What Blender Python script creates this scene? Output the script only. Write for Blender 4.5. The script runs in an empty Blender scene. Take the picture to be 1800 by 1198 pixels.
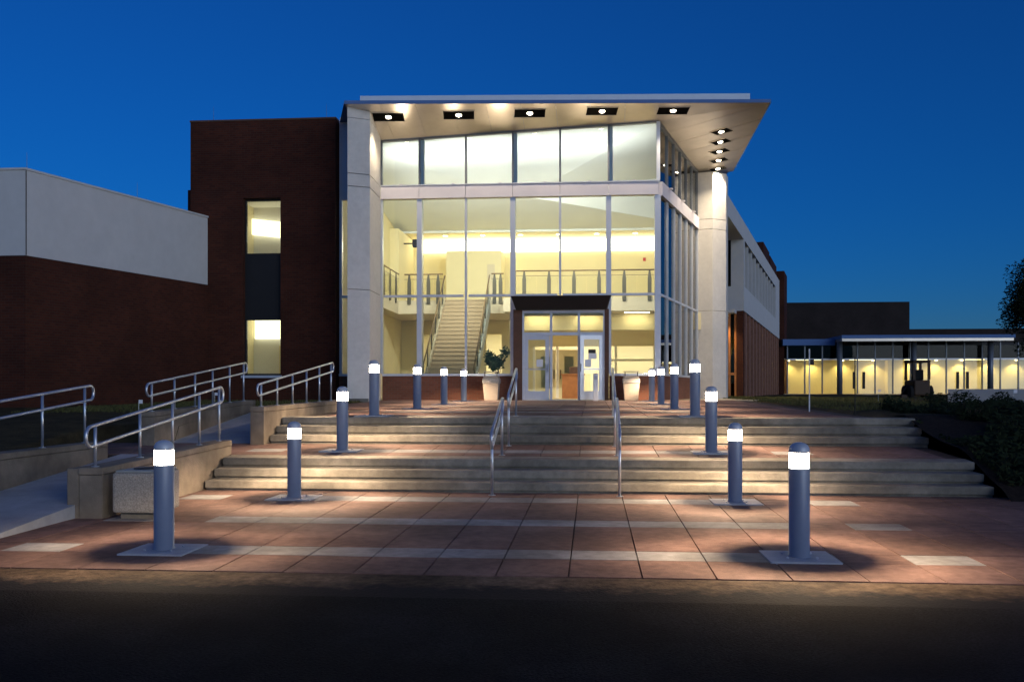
import bpy, math, random
from math import radians, sin, cos, pi
from mathutils import Vector, noise
random.seed(7)
sc = bpy.context.scene
col = sc.collection

# ------------------------------------------------------------------ camera, sky, sun, exposure
EYE = 1.53
cam_d = bpy.data.cameras.new('camera'); cam = bpy.data.objects.new('camera', cam_d); col.objects.link(cam)
cam.location = (0, 0, EYE); cam.rotation_euler = (radians(90), 0, math.atan(141/1650))
cam_d.sensor_width = 36; cam_d.lens = 33.0; cam_d.shift_y = 89/1800; cam_d.clip_end = 3000; cam_d.clip_start = .05
sc.camera = cam
SUN_AZ, SUN_EL = radians(140), radians(4.6)        # clockwise from +Y; behind the camera, to its right
w = bpy.data.worlds.new('World'); sc.world = w; w.use_nodes = True
nt = w.node_tree; bg = nt.nodes['Background']
sky = nt.nodes.new('ShaderNodeTexSky'); sky.sky_type = 'NISHITA'; sky.sun_disc = False
sky.sun_elevation = SUN_EL; sky.sun_rotation = SUN_AZ; sky.ozone_density = 7.0; sky.air_density = 1.0; sky.dust_density = 0
tint = nt.nodes.new('ShaderNodeMix'); tint.data_type = 'RGBA'; tint.blend_type = 'MULTIPLY'
tint.inputs[0].default_value = 1; tint.inputs[7].default_value = (.8, .80, 1, 1)
nt.links.new(sky.outputs[0], tint.inputs[6]); nt.links.new(tint.outputs[2], bg.inputs[0])
bg.inputs[1].default_value = .145
sun_d = bpy.data.lights.new('sun', 'SUN'); sun = bpy.data.objects.new('sun', sun_d); col.objects.link(sun)
sun_d.energy = 1.3; sun_d.angle = radians(50); sun_d.color = (.86, .93, 1)
sun.rotation_euler = Vector((-sin(SUN_AZ)*cos(SUN_EL), -cos(SUN_AZ)*cos(SUN_EL), -sin(SUN_EL))).to_track_quat('-Z', 'Y').to_euler()
sc.view_settings.view_transform = 'Standard'; sc.view_settings.look = 'None'
sc.view_settings.exposure = 0; sc.view_settings.gamma = 1; sc.view_settings.use_curve_mapping = False
sc.cycles.use_denoising = True
sc.cycles.max_bounces = 8; sc.cycles.transparent_max_bounces = 24; sc.cycles.sample_clamp_indirect = 6
sc.cycles.caustics_reflective = False; sc.cycles.caustics_refractive = False

# ------------------------------------------------------------------ helpers
ORG = {}
def root_of(o):
    while o.parent: o = o.parent
    return o
def tag(o, label=None, cat=None, group=None, kind=None):
    if label: o['label'] = label
    if cat: o['category'] = cat
    if group: o['group'] = group
    if kind: o['kind'] = kind
    return o
def thing(name, label, cat, loc=(0, 0, 0), group=None):
    o = bpy.data.objects.new(name, None); col.objects.link(o); o.location = loc; o.empty_display_size = .2
    ORG[o.name] = Vector(loc)
    return tag(o, label, cat, group)
class MB:
    def __init__(s): s.v = []; s.f = []
    def add(s, vs, fs):
        n = len(s.v); s.v += [Vector(p) for p in vs]; s.f += [tuple(i+n for i in q) for q in fs]; return s
    def hexa(s, b, t):
        return s.add(list(b)+list(t), [(3,2,1,0),(4,5,6,7),(0,1,5,4),(1,2,6,5),(2,3,7,6),(3,0,4,7)])
    def box(s, x0, x1, y0, y1, z0, z1):
        return s.hexa([(x0,y0,z0),(x1,y0,z0),(x1,y1,z0),(x0,y1,z0)], [(x0,y0,z1),(x1,y0,z1),(x1,y1,z1),(x0,y1,z1)])
    def slab(s, x0, x1, y0, y1, za, zb, th):       # top at za (front) .. zb (back)
        return s.hexa([(x0,y0,za-th),(x1,y0,za-th),(x1,y1,zb-th),(x0,y1,zb-th)], [(x0,y0,za),(x1,y0,za),(x1,y1,zb),(x0,y1,zb)])
    def prism(s, poly, z0, z1):
        n = len(poly)
        return s.add([(x,y,z0) for x,y in poly]+[(x,y,z1) for x,y in poly],
                     [tuple(range(n-1,-1,-1)), tuple(range(n,2*n))]+[(i,(i+1)%n,n+(i+1)%n,n+i) for i in range(n)])
    def bar(s, a, b, wd, z0, z1):                   # upright slab along plan line a-b, thickness wd
        a = Vector(a); b = Vector(b); d = (b-a).normalized(); p = Vector((-d.y, d.x))*wd/2
        return s.prism([tuple(a-p), tuple(b-p), tuple(b+p), tuple(a+p)], z0, z1)
    def tube(s, path, r, n=10, closed=False):
        P = [Vector(p) for p in path]; m = len(P); base = len(s.v); up = None
        for i, p in enumerate(P):
            a = P[(i-1) % m] if (closed or i) else p; b = P[(i+1) % m] if (closed or i < m-1) else p
            t = (b-a).normalized()
            if up is None: up = t.orthogonal().normalized()
            up = (up-t*up.dot(t)).normalized(); q = t.cross(up)
            rr = r[i] if isinstance(r, (list, tuple)) else r
            for k in range(n): s.v.append(p+(up*cos(2*pi*k/n)+q*sin(2*pi*k/n))*rr)
        for i in range(m if closed else m-1):
            for k in range(n):
                s.f.append((base+i*n+k, base+i*n+(k+1) % n, base+((i+1) % m)*n+(k+1) % n, base+((i+1) % m)*n+k))
        if not closed:
            s.f.append(tuple(base+k for k in range(n-1, -1, -1))); s.f.append(tuple(base+(m-1)*n+k for k in range(n)))
        return s
    def lathe(s, prof, c=(0,0,0), n=24, cap=(1,1)):
        base = len(s.v); c = Vector(c)
        for r, z in prof:
            for k in range(n): s.v.append(c+Vector((r*cos(2*pi*k/n), r*sin(2*pi*k/n), z)))
        for i in range(len(prof)-1):
            for k in range(n): s.f.append((base+i*n+k, base+i*n+(k+1)%n, base+(i+1)*n+(k+1)%n, base+(i+1)*n+k))
        if cap[0]: s.f.append(tuple(base+k for k in range(n-1,-1,-1)))
        if cap[1]: s.f.append(tuple(base+(len(prof)-1)*n+k for k in range(n)))
        return s
    def build(s, name, m, parent=None, smooth=False, bevel=0, kind=None, loc=None):
        if parent is not None: o0 = ORG[root_of(parent).name]
        elif loc is not None: o0 = Vector(loc)
        else:
            mn = [min(v[i] for v in s.v) for i in range(3)]; mx = [max(v[i] for v in s.v) for i in range(3)]
            o0 = Vector(((mn[0]+mx[0])/2, (mn[1]+mx[1])/2, mn[2]))
        me = bpy.data.meshes.new(name); me.from_pydata([tuple(v-o0) for v in s.v], [], s.f)
        me.materials.append(m)
        if smooth: me.polygons.foreach_set('use_smooth', [True]*len(me.polygons))
        me.update(); me.validate()
        o = bpy.data.objects.new(name, me); col.objects.link(o)
        if parent is not None: o.parent = parent
        else: o.location = o0; ORG[o.name] = o0
        if bevel:
            b = o.modifiers.new('bevel', 'BEVEL'); b.width = bevel; b.segments = 2; b.limit_method = 'ANGLE'
        if smooth == 'auto':
            for p in me.polygons: p.use_smooth = len(p.vertices) == 4
        if kind: o['kind'] = kind
        return o
def box(name, m, parent, *a, bevel=0): return MB().box(*a).build(name, m, parent, bevel=bevel)
def copy_tree(o, parent=None):
    c = o.copy(); col.objects.link(c)
    if parent is not None: c.parent = parent
    for ch in [k for k in bpy.data.objects if k.parent == o]: copy_tree(ch, c)
    return c
def lamp(name, kind, loc, energy, color, parent=None, aim=None, **kw):
    d = bpy.data.lights.new(name, kind); d.energy = energy; d.color = color
    for k, v in kw.items(): setattr(d, k, v)
    o = bpy.data.objects.new(name, d); col.objects.link(o)
    o0 = ORG[root_of(parent).name] if parent is not None else Vector((0,0,0))
    o.location = Vector(loc)-o0
    if parent is not None: o.parent = parent
    if aim is not None: o.rotation_euler = (Vector(aim)-Vector(loc)).to_track_quat('-Z', 'Y').to_euler()
    return o
def lerp(a, b, t): return a+(b-a)*t
def interp(x, T):
    if x <= T[0][0]: return T[0][1]
    for (a, za), (b, zb) in zip(T, T[1:]):
        if x <= b: return lerp(za, zb, (x-a)/(b-a))
    return T[-1][1]

# ------------------------------------------------------------------ materials
def mat(name, c, rough=.7, var=.12, scale=3.0, bump=.0, bscale=60., metal=0., spec=.4, stain=0., rand=0.):
    m = bpy.data.materials.new(name); m.use_nodes = True; n = m.node_tree; L = n.links.new
    b = n.nodes['Principled BSDF']; b.inputs['Roughness'].default_value = rough
    b.inputs['Metallic'].default_value = metal; b.inputs['Specular IOR Level'].default_value = spec
    tc = n.nodes.new('ShaderNodeTexCoord')
    geo = n.nodes.new('ShaderNodeNewGeometry')
    nz = n.nodes.new('ShaderNodeTexNoise'); nz.inputs['Scale'].default_value = scale; nz.inputs['Detail'].default_value = 8
    nz.inputs['Roughness'].default_value = .65
    L(geo.outputs['Position'], nz.inputs['Vector'])
    mr = n.nodes.new('ShaderNodeMapRange'); mr.inputs[1].default_value = .3; mr.inputs[2].default_value = .7
    mr.inputs[3].default_value = 1-var; mr.inputs[4].default_value = 1+var
    L(nz.outputs[0], mr.inputs[0]); fac = mr.outputs[0]
    if stain:
        n2 = n.nodes.new('ShaderNodeTexNoise'); n2.inputs['Scale'].default_value = .9; n2.inputs['Detail'].default_value = 6
        L(geo.outputs['Position'], n2.inputs['Vector'])
        m2 = n.nodes.new('ShaderNodeMapRange'); m2.inputs[1].default_value = .42; m2.inputs[2].default_value = .62
        m2.inputs[3].default_value = 1-stain; m2.inputs[4].default_value = 1
        L(n2.outputs[0], m2.inputs[0])
        mm = n.nodes.new('ShaderNodeMath'); mm.operation = 'MULTIPLY'; L(fac, mm.inputs[0]); L(m2.outputs[0], mm.inputs[1]); fac = mm.outputs[0]
    if rand:
        oi = n.nodes.new('ShaderNodeObjectInfo'); m3 = n.nodes.new('ShaderNodeMapRange')
        m3.inputs[3].default_value = 1-rand; m3.inputs[4].default_value = 1+rand; L(oi.outputs['Random'], m3.inputs[0])
        mm = n.nodes.new('ShaderNodeMath'); mm.operation = 'MULTIPLY'; L(fac, mm.inputs[0]); L(m3.outputs[0], mm.inputs[1]); fac = mm.outputs[0]
    mx = n.nodes.new('ShaderNodeVectorMath'); mx.operation = 'SCALE'; mx.inputs[0].default_value = c
    L(fac, mx.inputs['Scale']); L(mx.outputs[0], b.inputs['Base Color'])
    if bump:
        nb = n.nodes.new('ShaderNodeTexNoise'); nb.inputs['Scale'].default_value = bscale; nb.inputs['Detail'].default_value = 5
        L(geo.outputs['Position'], nb.inputs['Vector'])
        bp = n.nodes.new('ShaderNodeBump'); bp.inputs['Strength'].default_value = bump; bp.inputs['Distance'].default_value = .02
        L(nb.outputs[0], bp.inputs['Height']); L(bp.outputs[0], b.inputs['Normal'])
    return m
def brick_mat(name, c1, c2, mortar):
    m = mat(name, (1,1,1), .85, spec=.2); n = m.node_tree; L = n.links.new; b = n.nodes['Principled BSDF']
    geo = n.nodes.new('ShaderNodeNewGeometry'); sp = n.nodes.new('ShaderNodeSeparateXYZ'); L(geo.outputs['Position'], sp.inputs[0])
    ad = n.nodes.new('ShaderNodeMath'); ad.operation = 'ADD'; L(sp.outputs[0], ad.inputs[0]); L(sp.outputs[1], ad.inputs[1])
    cb = n.nodes.new('ShaderNodeCombineXYZ'); L(ad.outputs[0], cb.inputs[0]); L(sp.outputs[2], cb.inputs[1])
    bt = n.nodes.new('ShaderNodeTexBrick'); L(cb.outputs[0], bt.inputs['Vector'])
    bt.inputs['Scale'].default_value = 1; bt.inputs['Brick Width'].default_value = .21; bt.inputs['Row Height'].default_value = .075
    bt.inputs['Mortar Size'].default_value = .006; bt.inputs['Mortar Smooth'].default_value = .3
    bt.inputs['Color1'].default_value = (*c1, 1); bt.inputs['Color2'].default_value = (*c2, 1); bt.inputs['Mortar'].default_value = (*mortar, 1)
    nz = n.nodes.new('ShaderNodeTexNoise'); nz.inputs['Scale'].default_value = .7; nz.inputs['Detail'].default_value = 6; L(geo.outputs['Position'], nz.inputs['Vector'])
    mr = n.nodes.new('ShaderNodeMapRange'); mr.inputs[1].default_value = .3; mr.inputs[2].default_value = .7; mr.inputs[3].default_value = .75; mr.inputs[4].default_value = 1.25
    L(nz.outputs[0], mr.inputs[0])
    vm = n.nodes.new('ShaderNodeVectorMath'); vm.operation = 'SCALE'; L(bt.outputs[0], vm.inputs[0]); L(mr.outputs[0], vm.inputs['Scale'])
    L(vm.outputs[0], b.inputs['Base Color'])
    bp = n.nodes.new('ShaderNodeBump'); bp.inputs['Strength'].default_value = .5; bp.inputs['Distance'].default_value = .01; bp.invert = True
    L(bt.outputs['Fac'], bp.inputs['Height']); L(bp.outputs[0], b.inputs['Normal'])
    return m
def emis(name, c, s):
    m = bpy.data.materials.new(name); m.use_nodes = True; n = m.node_tree; n.nodes.clear()
    e = n.nodes.new('ShaderNodeEmission'); e.inputs[0].default_value = (*c, 1); e.inputs[1].default_value = s
    o = n.nodes.new('ShaderNodeOutputMaterial'); n.links.new(e.outputs[0], o.inputs[0]); return m
def lens_mat(name, c, s):          # glowing clear lens: lets its lamp shine through
    m = emis(name, c, s); n = m.node_tree; e = [x for x in n.nodes if x.type == 'EMISSION'][0]; o = [x for x in n.nodes if x.type == 'OUTPUT_MATERIAL'][0]
    t = n.nodes.new('ShaderNodeBsdfTransparent'); a = n.nodes.new('ShaderNodeAddShader')
    n.links.new(e.outputs[0], a.inputs[0]); n.links.new(t.outputs[0], a.inputs[1]); n.links.new(a.outputs[0], o.inputs[0]); return m
def glass_mat(name, tintc=(.93,.97,.95), k=1.0):
    m = bpy.data.materials.new(name); m.use_nodes = True; n = m.node_tree; n.nodes.clear(); L = n.links.new
    t = n.nodes.new('ShaderNodeBsdfTransparent'); t.inputs[0].default_value = (*tintc, 1)
    g = n.nodes.new('ShaderNodeBsdfGlossy'); g.inputs['Roughness'].default_value = .01
    fr = n.nodes.new('ShaderNodeFresnel'); fr.inputs[0].default_value = 1.5
    mu = n.nodes.new('ShaderNodeMath'); mu.operation = 'MULTIPLY'; mu.inputs[1].default_value = k; L(fr.outputs[0], mu.inputs[0])
    x = n.nodes.new('ShaderNodeMixShader'); o = n.nodes.new('ShaderNodeOutputMaterial')
    L(mu.outputs[0], x.inputs[0]); L(t.outputs[0], x.inputs[1]); L(g.outputs[0], x.inputs[2]); L(x.outputs[0], o.inputs[0]); return m
M = dict(
    paver=mat('red_paver', (.195,.122,.105), .85, .28, 9, .3, 70, spec=.2, stain=.4, rand=.14),
    stripe=mat('grey_paver', (.28,.28,.285), .85, .22, 9, .25, 70, spec=.2, stain=.4, rand=.10),
    bed=mat('joint_sand', (.05,.035,.03), .95, .2, 8),
    concrete=mat('step_concrete', (.27,.25,.21), .85, .25, 7, .3, 50, spec=.2, stain=.4),
    wallconc=mat('wall_concrete', (.24,.20,.155), .85, .22, 4, .25, 60, spec=.2, stain=.4),
    ramp=mat('ramp_concrete', (.40,.41,.42), .85, .12, 5, .2, 70, spec=.2, stain=.2),
    aggregate=mat('exposed_aggregate', (.36,.33,.28), .9, .45, 70, .5, 80, spec=.2),
    asphalt=mat('asphalt', (.013,.013,.016), .95, .9, 55, 1.0, 60, spec=.08, stain=.5),
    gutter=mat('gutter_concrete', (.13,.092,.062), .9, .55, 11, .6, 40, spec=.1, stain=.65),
    soil=mat('dark_mulch', (.022,.016,.012), .95, .5, 14, .8, 30, spec=.1),
    lawn=mat('lawn_soil', (.06,.045,.02), .95, .5, 2.5, .6, 25, spec=.1),
    blade=mat('grass_blade', (.085,.085,.028), .8, .4, 3, spec=.2),
    leaf=mat('dark_leaf', (.016,.024,.010), .8, .4, 5, spec=.08),
    leaf2=mat('plant_leaf', (.05,.09,.03), .45, .4, 8, spec=.4),
    bark=mat('bark', (.06,.045,.03), .95, .3, 12, .5, 30),
    precast=mat('white_precast', (.62,.60,.56), .85, .07, 6, .25, 120, spec=.2, stain=.06),
    panel=mat('white_stucco', (.56,.56,.55), .85, .04, 3, .15, 120, spec=.2, stain=.03),
    joint=mat('dark_joint', (.06,.055,.05), .9, .1),
    alu=mat('silver_aluminium', (.62,.66,.72), .38, .05, 4, metal=.35, spec=.5),
    alu_dark=mat('dark_aluminium', (.16,.18,.21), .4, .05, 4, metal=.4),
    band=mat('lavender_metal_panel', (.62,.60,.64), .45, .04, 2, metal=.15),
    soffit=mat('soffit_metal_panel', (.60,.54,.47), .27, .07, 1.5, metal=.5, spec=.5),
    roof=mat('roof_metal', (.10,.19,.40), .7, .05, 3, spec=.2),
    void=mat('downlight_black', (.006,.006,.006), .9, .05, spec=0.),
    upst=mat('pale_roof_edge', (.62,.70,.78), .6, .04, 3),
    black=mat('black_housing', (.012,.012,.013), .6, .1),
    steel=mat('galvanised_rail', (.52,.56,.62), .32, .08, 8, metal=.75),
    bollard=mat('grey_bollard_paint', (.23,.265,.33), .42, .06, 5, metal=.15, spec=.5),
    cap=mat('bollard_cap_paint', (.50,.54,.60), .4, .06, 5, metal=.2),
    plate=mat('bollard_plinth_concrete', (.36,.38,.42), .85, .12, 8, .2, 80),
    cream=mat('cream_wall_paint', (.79,.70,.43), .8, .03, 1.5, spec=.2),
    white=mat('white_wall_paint', (.80,.78,.72), .8, .03, 1.5, spec=.2),
    ceil=mat('white_ceiling', (.74,.78,.78), .7, .03, 1, spec=.2),
    floor=mat('terrazzo_floor', (.48,.40,.26), .35, .1, 20),
    carpet=mat('tan_stair_carpet', (.47,.37,.24), .9, .12, 30),
    slabm=mat('slab_edge_paint', (.66,.58,.42), .8, .04, 2),
    greymetal=mat('stair_side_metal', (.36,.38,.36), .5, .06, 4, metal=.3),
    railpost=mat('rail_post_metal', (.10,.09,.06), .5, .06, 4, metal=.1),
    wood=mat('warm_wood', (.34,.13,.04), .5, .2, 6),
    railwood=mat('rail_cap', (.20,.13,.06), .5, .1, 6),
    slat=mat('brown_slat', (.27,.13,.085), .8, .2, 4),
    brown=mat('brown_jamb', (.10,.05,.03), .7, .15, 5),
    bin=mat('bin_concrete', (.30,.26,.22), .85, .25, 40, .3, 90),
    binrim=mat('bin_pebble_band', (.30,.28,.26), .8, .6, 45, .6, 60),
    paper=mat('white_paper', (.75,.78,.8), .8, .02),
    red=mat('red_alarm', (.5,.04,.02), .4, .05),
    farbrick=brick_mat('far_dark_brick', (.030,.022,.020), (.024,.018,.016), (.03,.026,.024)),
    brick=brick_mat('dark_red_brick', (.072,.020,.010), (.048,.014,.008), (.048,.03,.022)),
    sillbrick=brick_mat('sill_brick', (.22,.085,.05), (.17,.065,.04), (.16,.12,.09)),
    loader=mat('loader_paint', (.05,.025,.012), .6, .2, 6),
    tyre=mat('tyre_rubber', (.012,.012,.012), .9, .1),
    flag=mat('marker_flag', (.8,.8,.82), .8, .02),
    glass=glass_mat('clear_glass'), dglass=glass_mat('dark_glass', (.35,.4,.42), 1.5), sglass=glass_mat('side_glass', (.9,.95,.95), 1.3),
    pglass=glass_mat('clerestory_glass', (.3,.33,.33), .35), rglass=glass_mat('railing_glass', (.98,.99,.97), .35),
    lens=lens_mat('bollard_lens', (1,.88,.70), 26.0),
    can=emis('downlight_lens', (1,.86,.66), 18),
    strip=emis('ceiling_strip', (1,.83,.50), 20),
    cove=emis('cove_wash_glow', (1,.90,.66), 9),
    cove2=emis('stair_cove_light', (1,.88,.58), 2.6),
    pav=emis('pavilion_lamp', (1,.74,.30), 14),
)
WARM = (1, .80, .55)

# ------------------------------------------------------------------ ground levels
def zl(y): return .0135*(y-7.3)
def zm(y): return .52+.045*(y-14.06)
def zu(y): return 1.07+.0122*(y-17)
Y0 = 7.75
def dirt_shade_edge():  # muddy edge; shade toward the road is also put into its colour
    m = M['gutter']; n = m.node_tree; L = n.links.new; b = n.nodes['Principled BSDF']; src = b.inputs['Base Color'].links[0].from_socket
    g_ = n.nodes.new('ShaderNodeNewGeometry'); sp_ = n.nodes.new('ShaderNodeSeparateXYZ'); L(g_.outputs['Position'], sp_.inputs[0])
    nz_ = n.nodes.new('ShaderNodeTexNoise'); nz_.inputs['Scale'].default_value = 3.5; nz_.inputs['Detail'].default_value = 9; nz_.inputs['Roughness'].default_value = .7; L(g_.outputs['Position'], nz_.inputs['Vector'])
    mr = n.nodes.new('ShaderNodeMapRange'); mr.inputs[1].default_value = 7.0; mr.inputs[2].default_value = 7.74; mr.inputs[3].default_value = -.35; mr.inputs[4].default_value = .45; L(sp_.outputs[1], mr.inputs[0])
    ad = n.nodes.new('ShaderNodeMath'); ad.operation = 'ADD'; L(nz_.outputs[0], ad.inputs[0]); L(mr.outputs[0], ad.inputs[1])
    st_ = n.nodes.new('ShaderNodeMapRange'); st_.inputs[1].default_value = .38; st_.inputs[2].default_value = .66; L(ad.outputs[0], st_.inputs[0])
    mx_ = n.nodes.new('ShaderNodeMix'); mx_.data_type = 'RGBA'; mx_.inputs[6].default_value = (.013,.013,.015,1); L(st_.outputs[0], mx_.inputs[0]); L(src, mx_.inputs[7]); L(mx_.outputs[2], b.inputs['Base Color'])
dirt_shade_edge()
# big ground sheet
g = MB(); ys = [-60, 7.0, 13, 17, 24, 40, 90, 300, 1500]; zs = [-.14, -.14, -.14, .2, .8, .95, 1.0, 1.0, 1.0]
for i in range(len(ys)-1):
    g.add([(-1500,ys[i],zs[i]),(1500,ys[i],zs[i]),(1500,ys[i+1],zs[i+1]),(-1500,ys[i+1],zs[i+1])], [(0,1,2,3)])
g.build('ground', M['soil'], kind='structure')
r = MB().add([(-80,-60,-.06),(80,-60,-.06),(80,6.95,-.0125),(-80,6.95,-.0125)], [(0,1,2,3)]); r.build('road', M['asphalt'], kind='structure')
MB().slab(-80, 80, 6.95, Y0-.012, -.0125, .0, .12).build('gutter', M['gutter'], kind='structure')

# ------------------------------------------------------------------ paved plazas, piece by piece
CELL = .605; X0 = -.80
def rows(parent, specs, zf, kmin, kmax, stripe_k=None, gap=.012, cell=CELL):
    o0 = ORG[parent.name]
    for (ya, yb, stripe) in specs:
        meshes = {}
        for k in range(kmin, kmax):
            st = stripe and (stripe_k is None or k in stripe_k)
            key = 'stripe' if st else 'paver'
            if key not in meshes:
                b = MB().slab(gap/2, cell-gap/2, ya+gap/2, yb-gap/2, zf(ya), zf(yb), .06)
                me = bpy.data.meshes.new('paver'); me.from_pydata([tuple(v-Vector((0,o0.y,o0.z))) for v in b.v], [], b.f)
                me.materials.append(M[key]); meshes[key] = me
            o = bpy.data.objects.new('paver', meshes[key]); col.objects.link(o); o.parent = parent
            o.location = (X0+k*cell-o0.x, random.uniform(-.001,.001), random.uniform(-.0015,.0015))
lower = MB().slab(-40, 24, Y0, 13.4, zl(Y0)-.03, zl(13.4)-.03, .12).build('lower_plaza', M['bed'], kind='structure')
SK = set(range(-6,5))|{-8,6}
rows(lower, [(Y0,8.5,0),(8.5,8.95,1),(8.95,10.4,0),(10.4,10.85,1),(10.85,12.35,0),(12.35,12.85,1),(12.85,13.4,0)], zl, -19, 20, SK)
land = MB().slab(-8.7, 5.55, 14.42, 16.18, zm(14.42)-.02, zm(16.18)-.02, .4).build('middle_landing', M['bed'], kind='structure')
rows(land, [(14.42,14.85,0),(14.85,15.30,1),(15.30,16.18,0)], zm, -13, 10, set(range(-6,5))|{-8,6})
upper = MB().slab(-7.2, 5.1, 20.6, 31.6, zu(20.6)-.02, zu(31.6)-.02, .4).slab(-5.6, 5.1, 17.2, 20.6, zu(17.2)-.02, zu(20.6)-.02, .4).build('upper_plaza', M['bed'], kind='structure')
sp = []; ycut = [17.2,17.25,17.7,19.4,19.85,21.5,21.95,23.5,23.95,25.6,26.05,27.7,28.15,29.75,30.2,31.6]
for i in range(1, len(ycut)-1): sp.append((ycut[i], ycut[i+1], i % 2 == 1))
rows(upper, [s for s in sp if s[1] <= 21.6], zu, -7, 9, set(range(-6,5)))
rows(upper, [s for s in sp if s[1] > 21.6], zu, -10, 9, set(range(-6,5)))

# ------------------------------------------------------------------ concrete steps
def flight(label, ya, zb, rise, zback, yback, x0, x1):
    t = thing('concrete_steps', label, 'steps', ((x0+x1)/2, ya, zb))
    for i in range(3):
        y = ya+.33*i; z = zb+rise*(i+1); ye = y+.36 if i < 2 else yback
        o = MB().slab(x0, x1, y, ye, z-.004, zback if i == 2 else z+.004, .115).build('tread', M['concrete'], t, bevel=.012)
        MB().box(x0+.01, x1-.01, y+.035, ye-.01, z-rise-.05, z-.112).build('riser', M['concrete'], t)
    return t
flight('lower flight of three wide concrete steps between plaza and middle landing', 13.4, zl(13.4), .145, zm(14.42), 14.42, -5.69, 5.5)
flight('upper flight of three wide concrete steps rising to the entrance plaza', 16.2, zm(16.2), .15, zu(17.25)-.002, 17.25, -5.69, 5.6)

# ------------------------------------------------------------------ ramps and their low walls
MB().slab(-7.5, -6.06, 8.6, 14.4, .028, zm(14.42), .5).build('lower_ramp', M['ramp'], kind='structure')
MB().slab(-7.55, -5.96, 16.19, 20.6, zm(16.18), zu(20.6), .6).build('upper_ramp', M['ramp'], kind='structure')
def wall(label, x0, x1, ya, yb, za, zb, base, pier=None):
    t = thing('ramp_wall', label, 'wall', ((x0+x1)/2, ya, base))
    MB().hexa([(x0,ya,base),(x1,ya,base),(x1,yb,base),(x0,yb,base)], [(x0,ya,za-.09),(x1,ya,za-.09),(x1,yb,zb-.09),(x0,yb,zb-.09)]).build('wall_body', M['wallconc'], t)
    MB().hexa([(x0-.012,ya-.012,za-.085),(x1+.012,ya-.012,za-.085),(x1+.012,yb,zb-.085),(x0-.012,yb,zb-.085)],
              [(x0-.012,ya-.012,za),(x1+.012,ya-.012,za),(x1+.012,yb,zb),(x0-.012,yb,zb)]).build('coping', M['wallconc'], t, bevel=.012)
    if pier: MB().box(x0-pier, x0-.014, ya+.01, ya+.42, base, za-.012).build('end_pier', M['wallconc'], t, bevel=.01)
wall('stained concrete wall beside lower steps, with the bin against it', -6.0, -5.72, 10.55, 14.5, .64, .76, -.05, .16)
wall('low concrete wall on the brick building side of the lower ramp', -7.78, -7.53, 8.6, 14.05, .72, .76, -.05)
wall('low concrete wall on the brick building side of the upper ramp', -7.82, -7.57, 15.7, 20.6, 1.18, 1.34, .2)
wall('concrete wall between the upper ramp and the upper steps', -5.95, -5.71, 15.95, 21.6, 1.265, 1.345, .3)

# ------------------------------------------------------------------ ramp handrails
def handrail(label, x, a, b, drop, posts, wz, r=.021):
    (ya, za), (yb, zb) = a, b
    t = thing('ramp_handrail', label, 'handrail', (x, ya, wz(ya)), 'handrails along the ramps')
    zt = lambda y: lerp(za, zb, (y-ya)/(yb-ya))
    path = []; R = drop/2
    for k in range(9):
        an = pi/2+pi*k/8; path.append((x, ya+R*cos(an)*.9, zt(ya)-R+R*sin(an)))
    for k in range(9):
        an = -pi/2+pi*k/8; path.append((x, yb+R*cos(an)*.9, zt(yb)-R+R*sin(an)))
    MB().tube(path, r, 10, True).build('rail', M['steel'], t, smooth=True)
    for y in posts:
        MB().tube([(x, y, wz(y)), (x, y, zt(y))], r*.9, 10).build('post', M['steel'], t, smooth='auto')
        MB().lathe([(.045,0),(.045,.008)], (x, y, wz(y)), 12).build('foot_flange', M['steel'], t)
lin = lambda ya, za, yb, zb: (lambda y: lerp(za, zb, (y-ya)/(yb-ya)))
handrail('two-bar steel handrail on wall behind the litter bin', -5.86, (10.55,1.12), (14.4,1.6), .24, [10.65,11.75,12.7,13.6,14.35], lin(10.55,.64,14.5,.76))
handrail('two-bar steel handrail along brick side of the lower ramp', -7.65, (8.8,1.13), (13.75,1.62), .22, [8.9,10.1,11.35,12.5,13.6], lin(8.6,.72,14.05,.76))
handrail('two-bar steel handrail along brick side of the upper ramp', -7.69, (15.75,1.67), (20.3,2.17), .22, [15.85,16.75,17.65,18.5,19.4,20.2], lin(15.7,1.18,20.6,1.34))
handrail('two-bar steel handrail between upper ramp and upper steps', -5.83, (16.05,1.66), (20.7,2.18), .2, [16.15,17.0,17.9,18.8,19.7,20.6], lin(15.95,1.265,21.6,1.345))

# ------------------------------------------------------------------ stair handrails
def stair_rail(label, x, ya, yb, za, zb):
    t = thing('stair_handrail', label, 'handrail', (x, ya, za), 'handrails on the steps')
    h = .88; p = [(x, ya-.02, za+h-.22), (x, ya-.10, za+h-.16), (x, ya-.10, za+h-.03), (x, ya, za+h+.02), (x, yb, zb+h), (x, yb+.12, zb+h), (x, yb+.17, zb+h-.06), (x, yb+.15, zb+h-.15), (x, yb, zb+h-.22)]
    MB().tube(p, .021, 10, True).build('rail', M['steel'], t, smooth=True)
    for y, z, top in ((ya, za, za+h), (yb, zb, zb+h)):
        MB().tube([(x, y, z), (x, y, top)], .02, 10).build('post', M['steel'], t, smooth='auto')
        MB().lathe([(.05,0),(.05,.008)], (x, y, z), 12).build('foot_flange', M['steel'], t)
stair_rail('steel handrail on lower steps, on the ramp side', -1.40, 13.1, 14.55, zl(13.1), zm(14.55))
stair_rail('steel handrail on lower steps, on the planting bed side', .38, 13.1, 14.55, zl(13.1), zm(14.55))
stair_rail('steel handrail on upper steps, on the ramp side', -1.42, 15.95, 17.5, zm(15.95), zu(17.5))
stair_rail('steel handrail on upper steps, on the planting bed side', .38, 15.95, 17.5, zm(15.95), zu(17.5))

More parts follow.
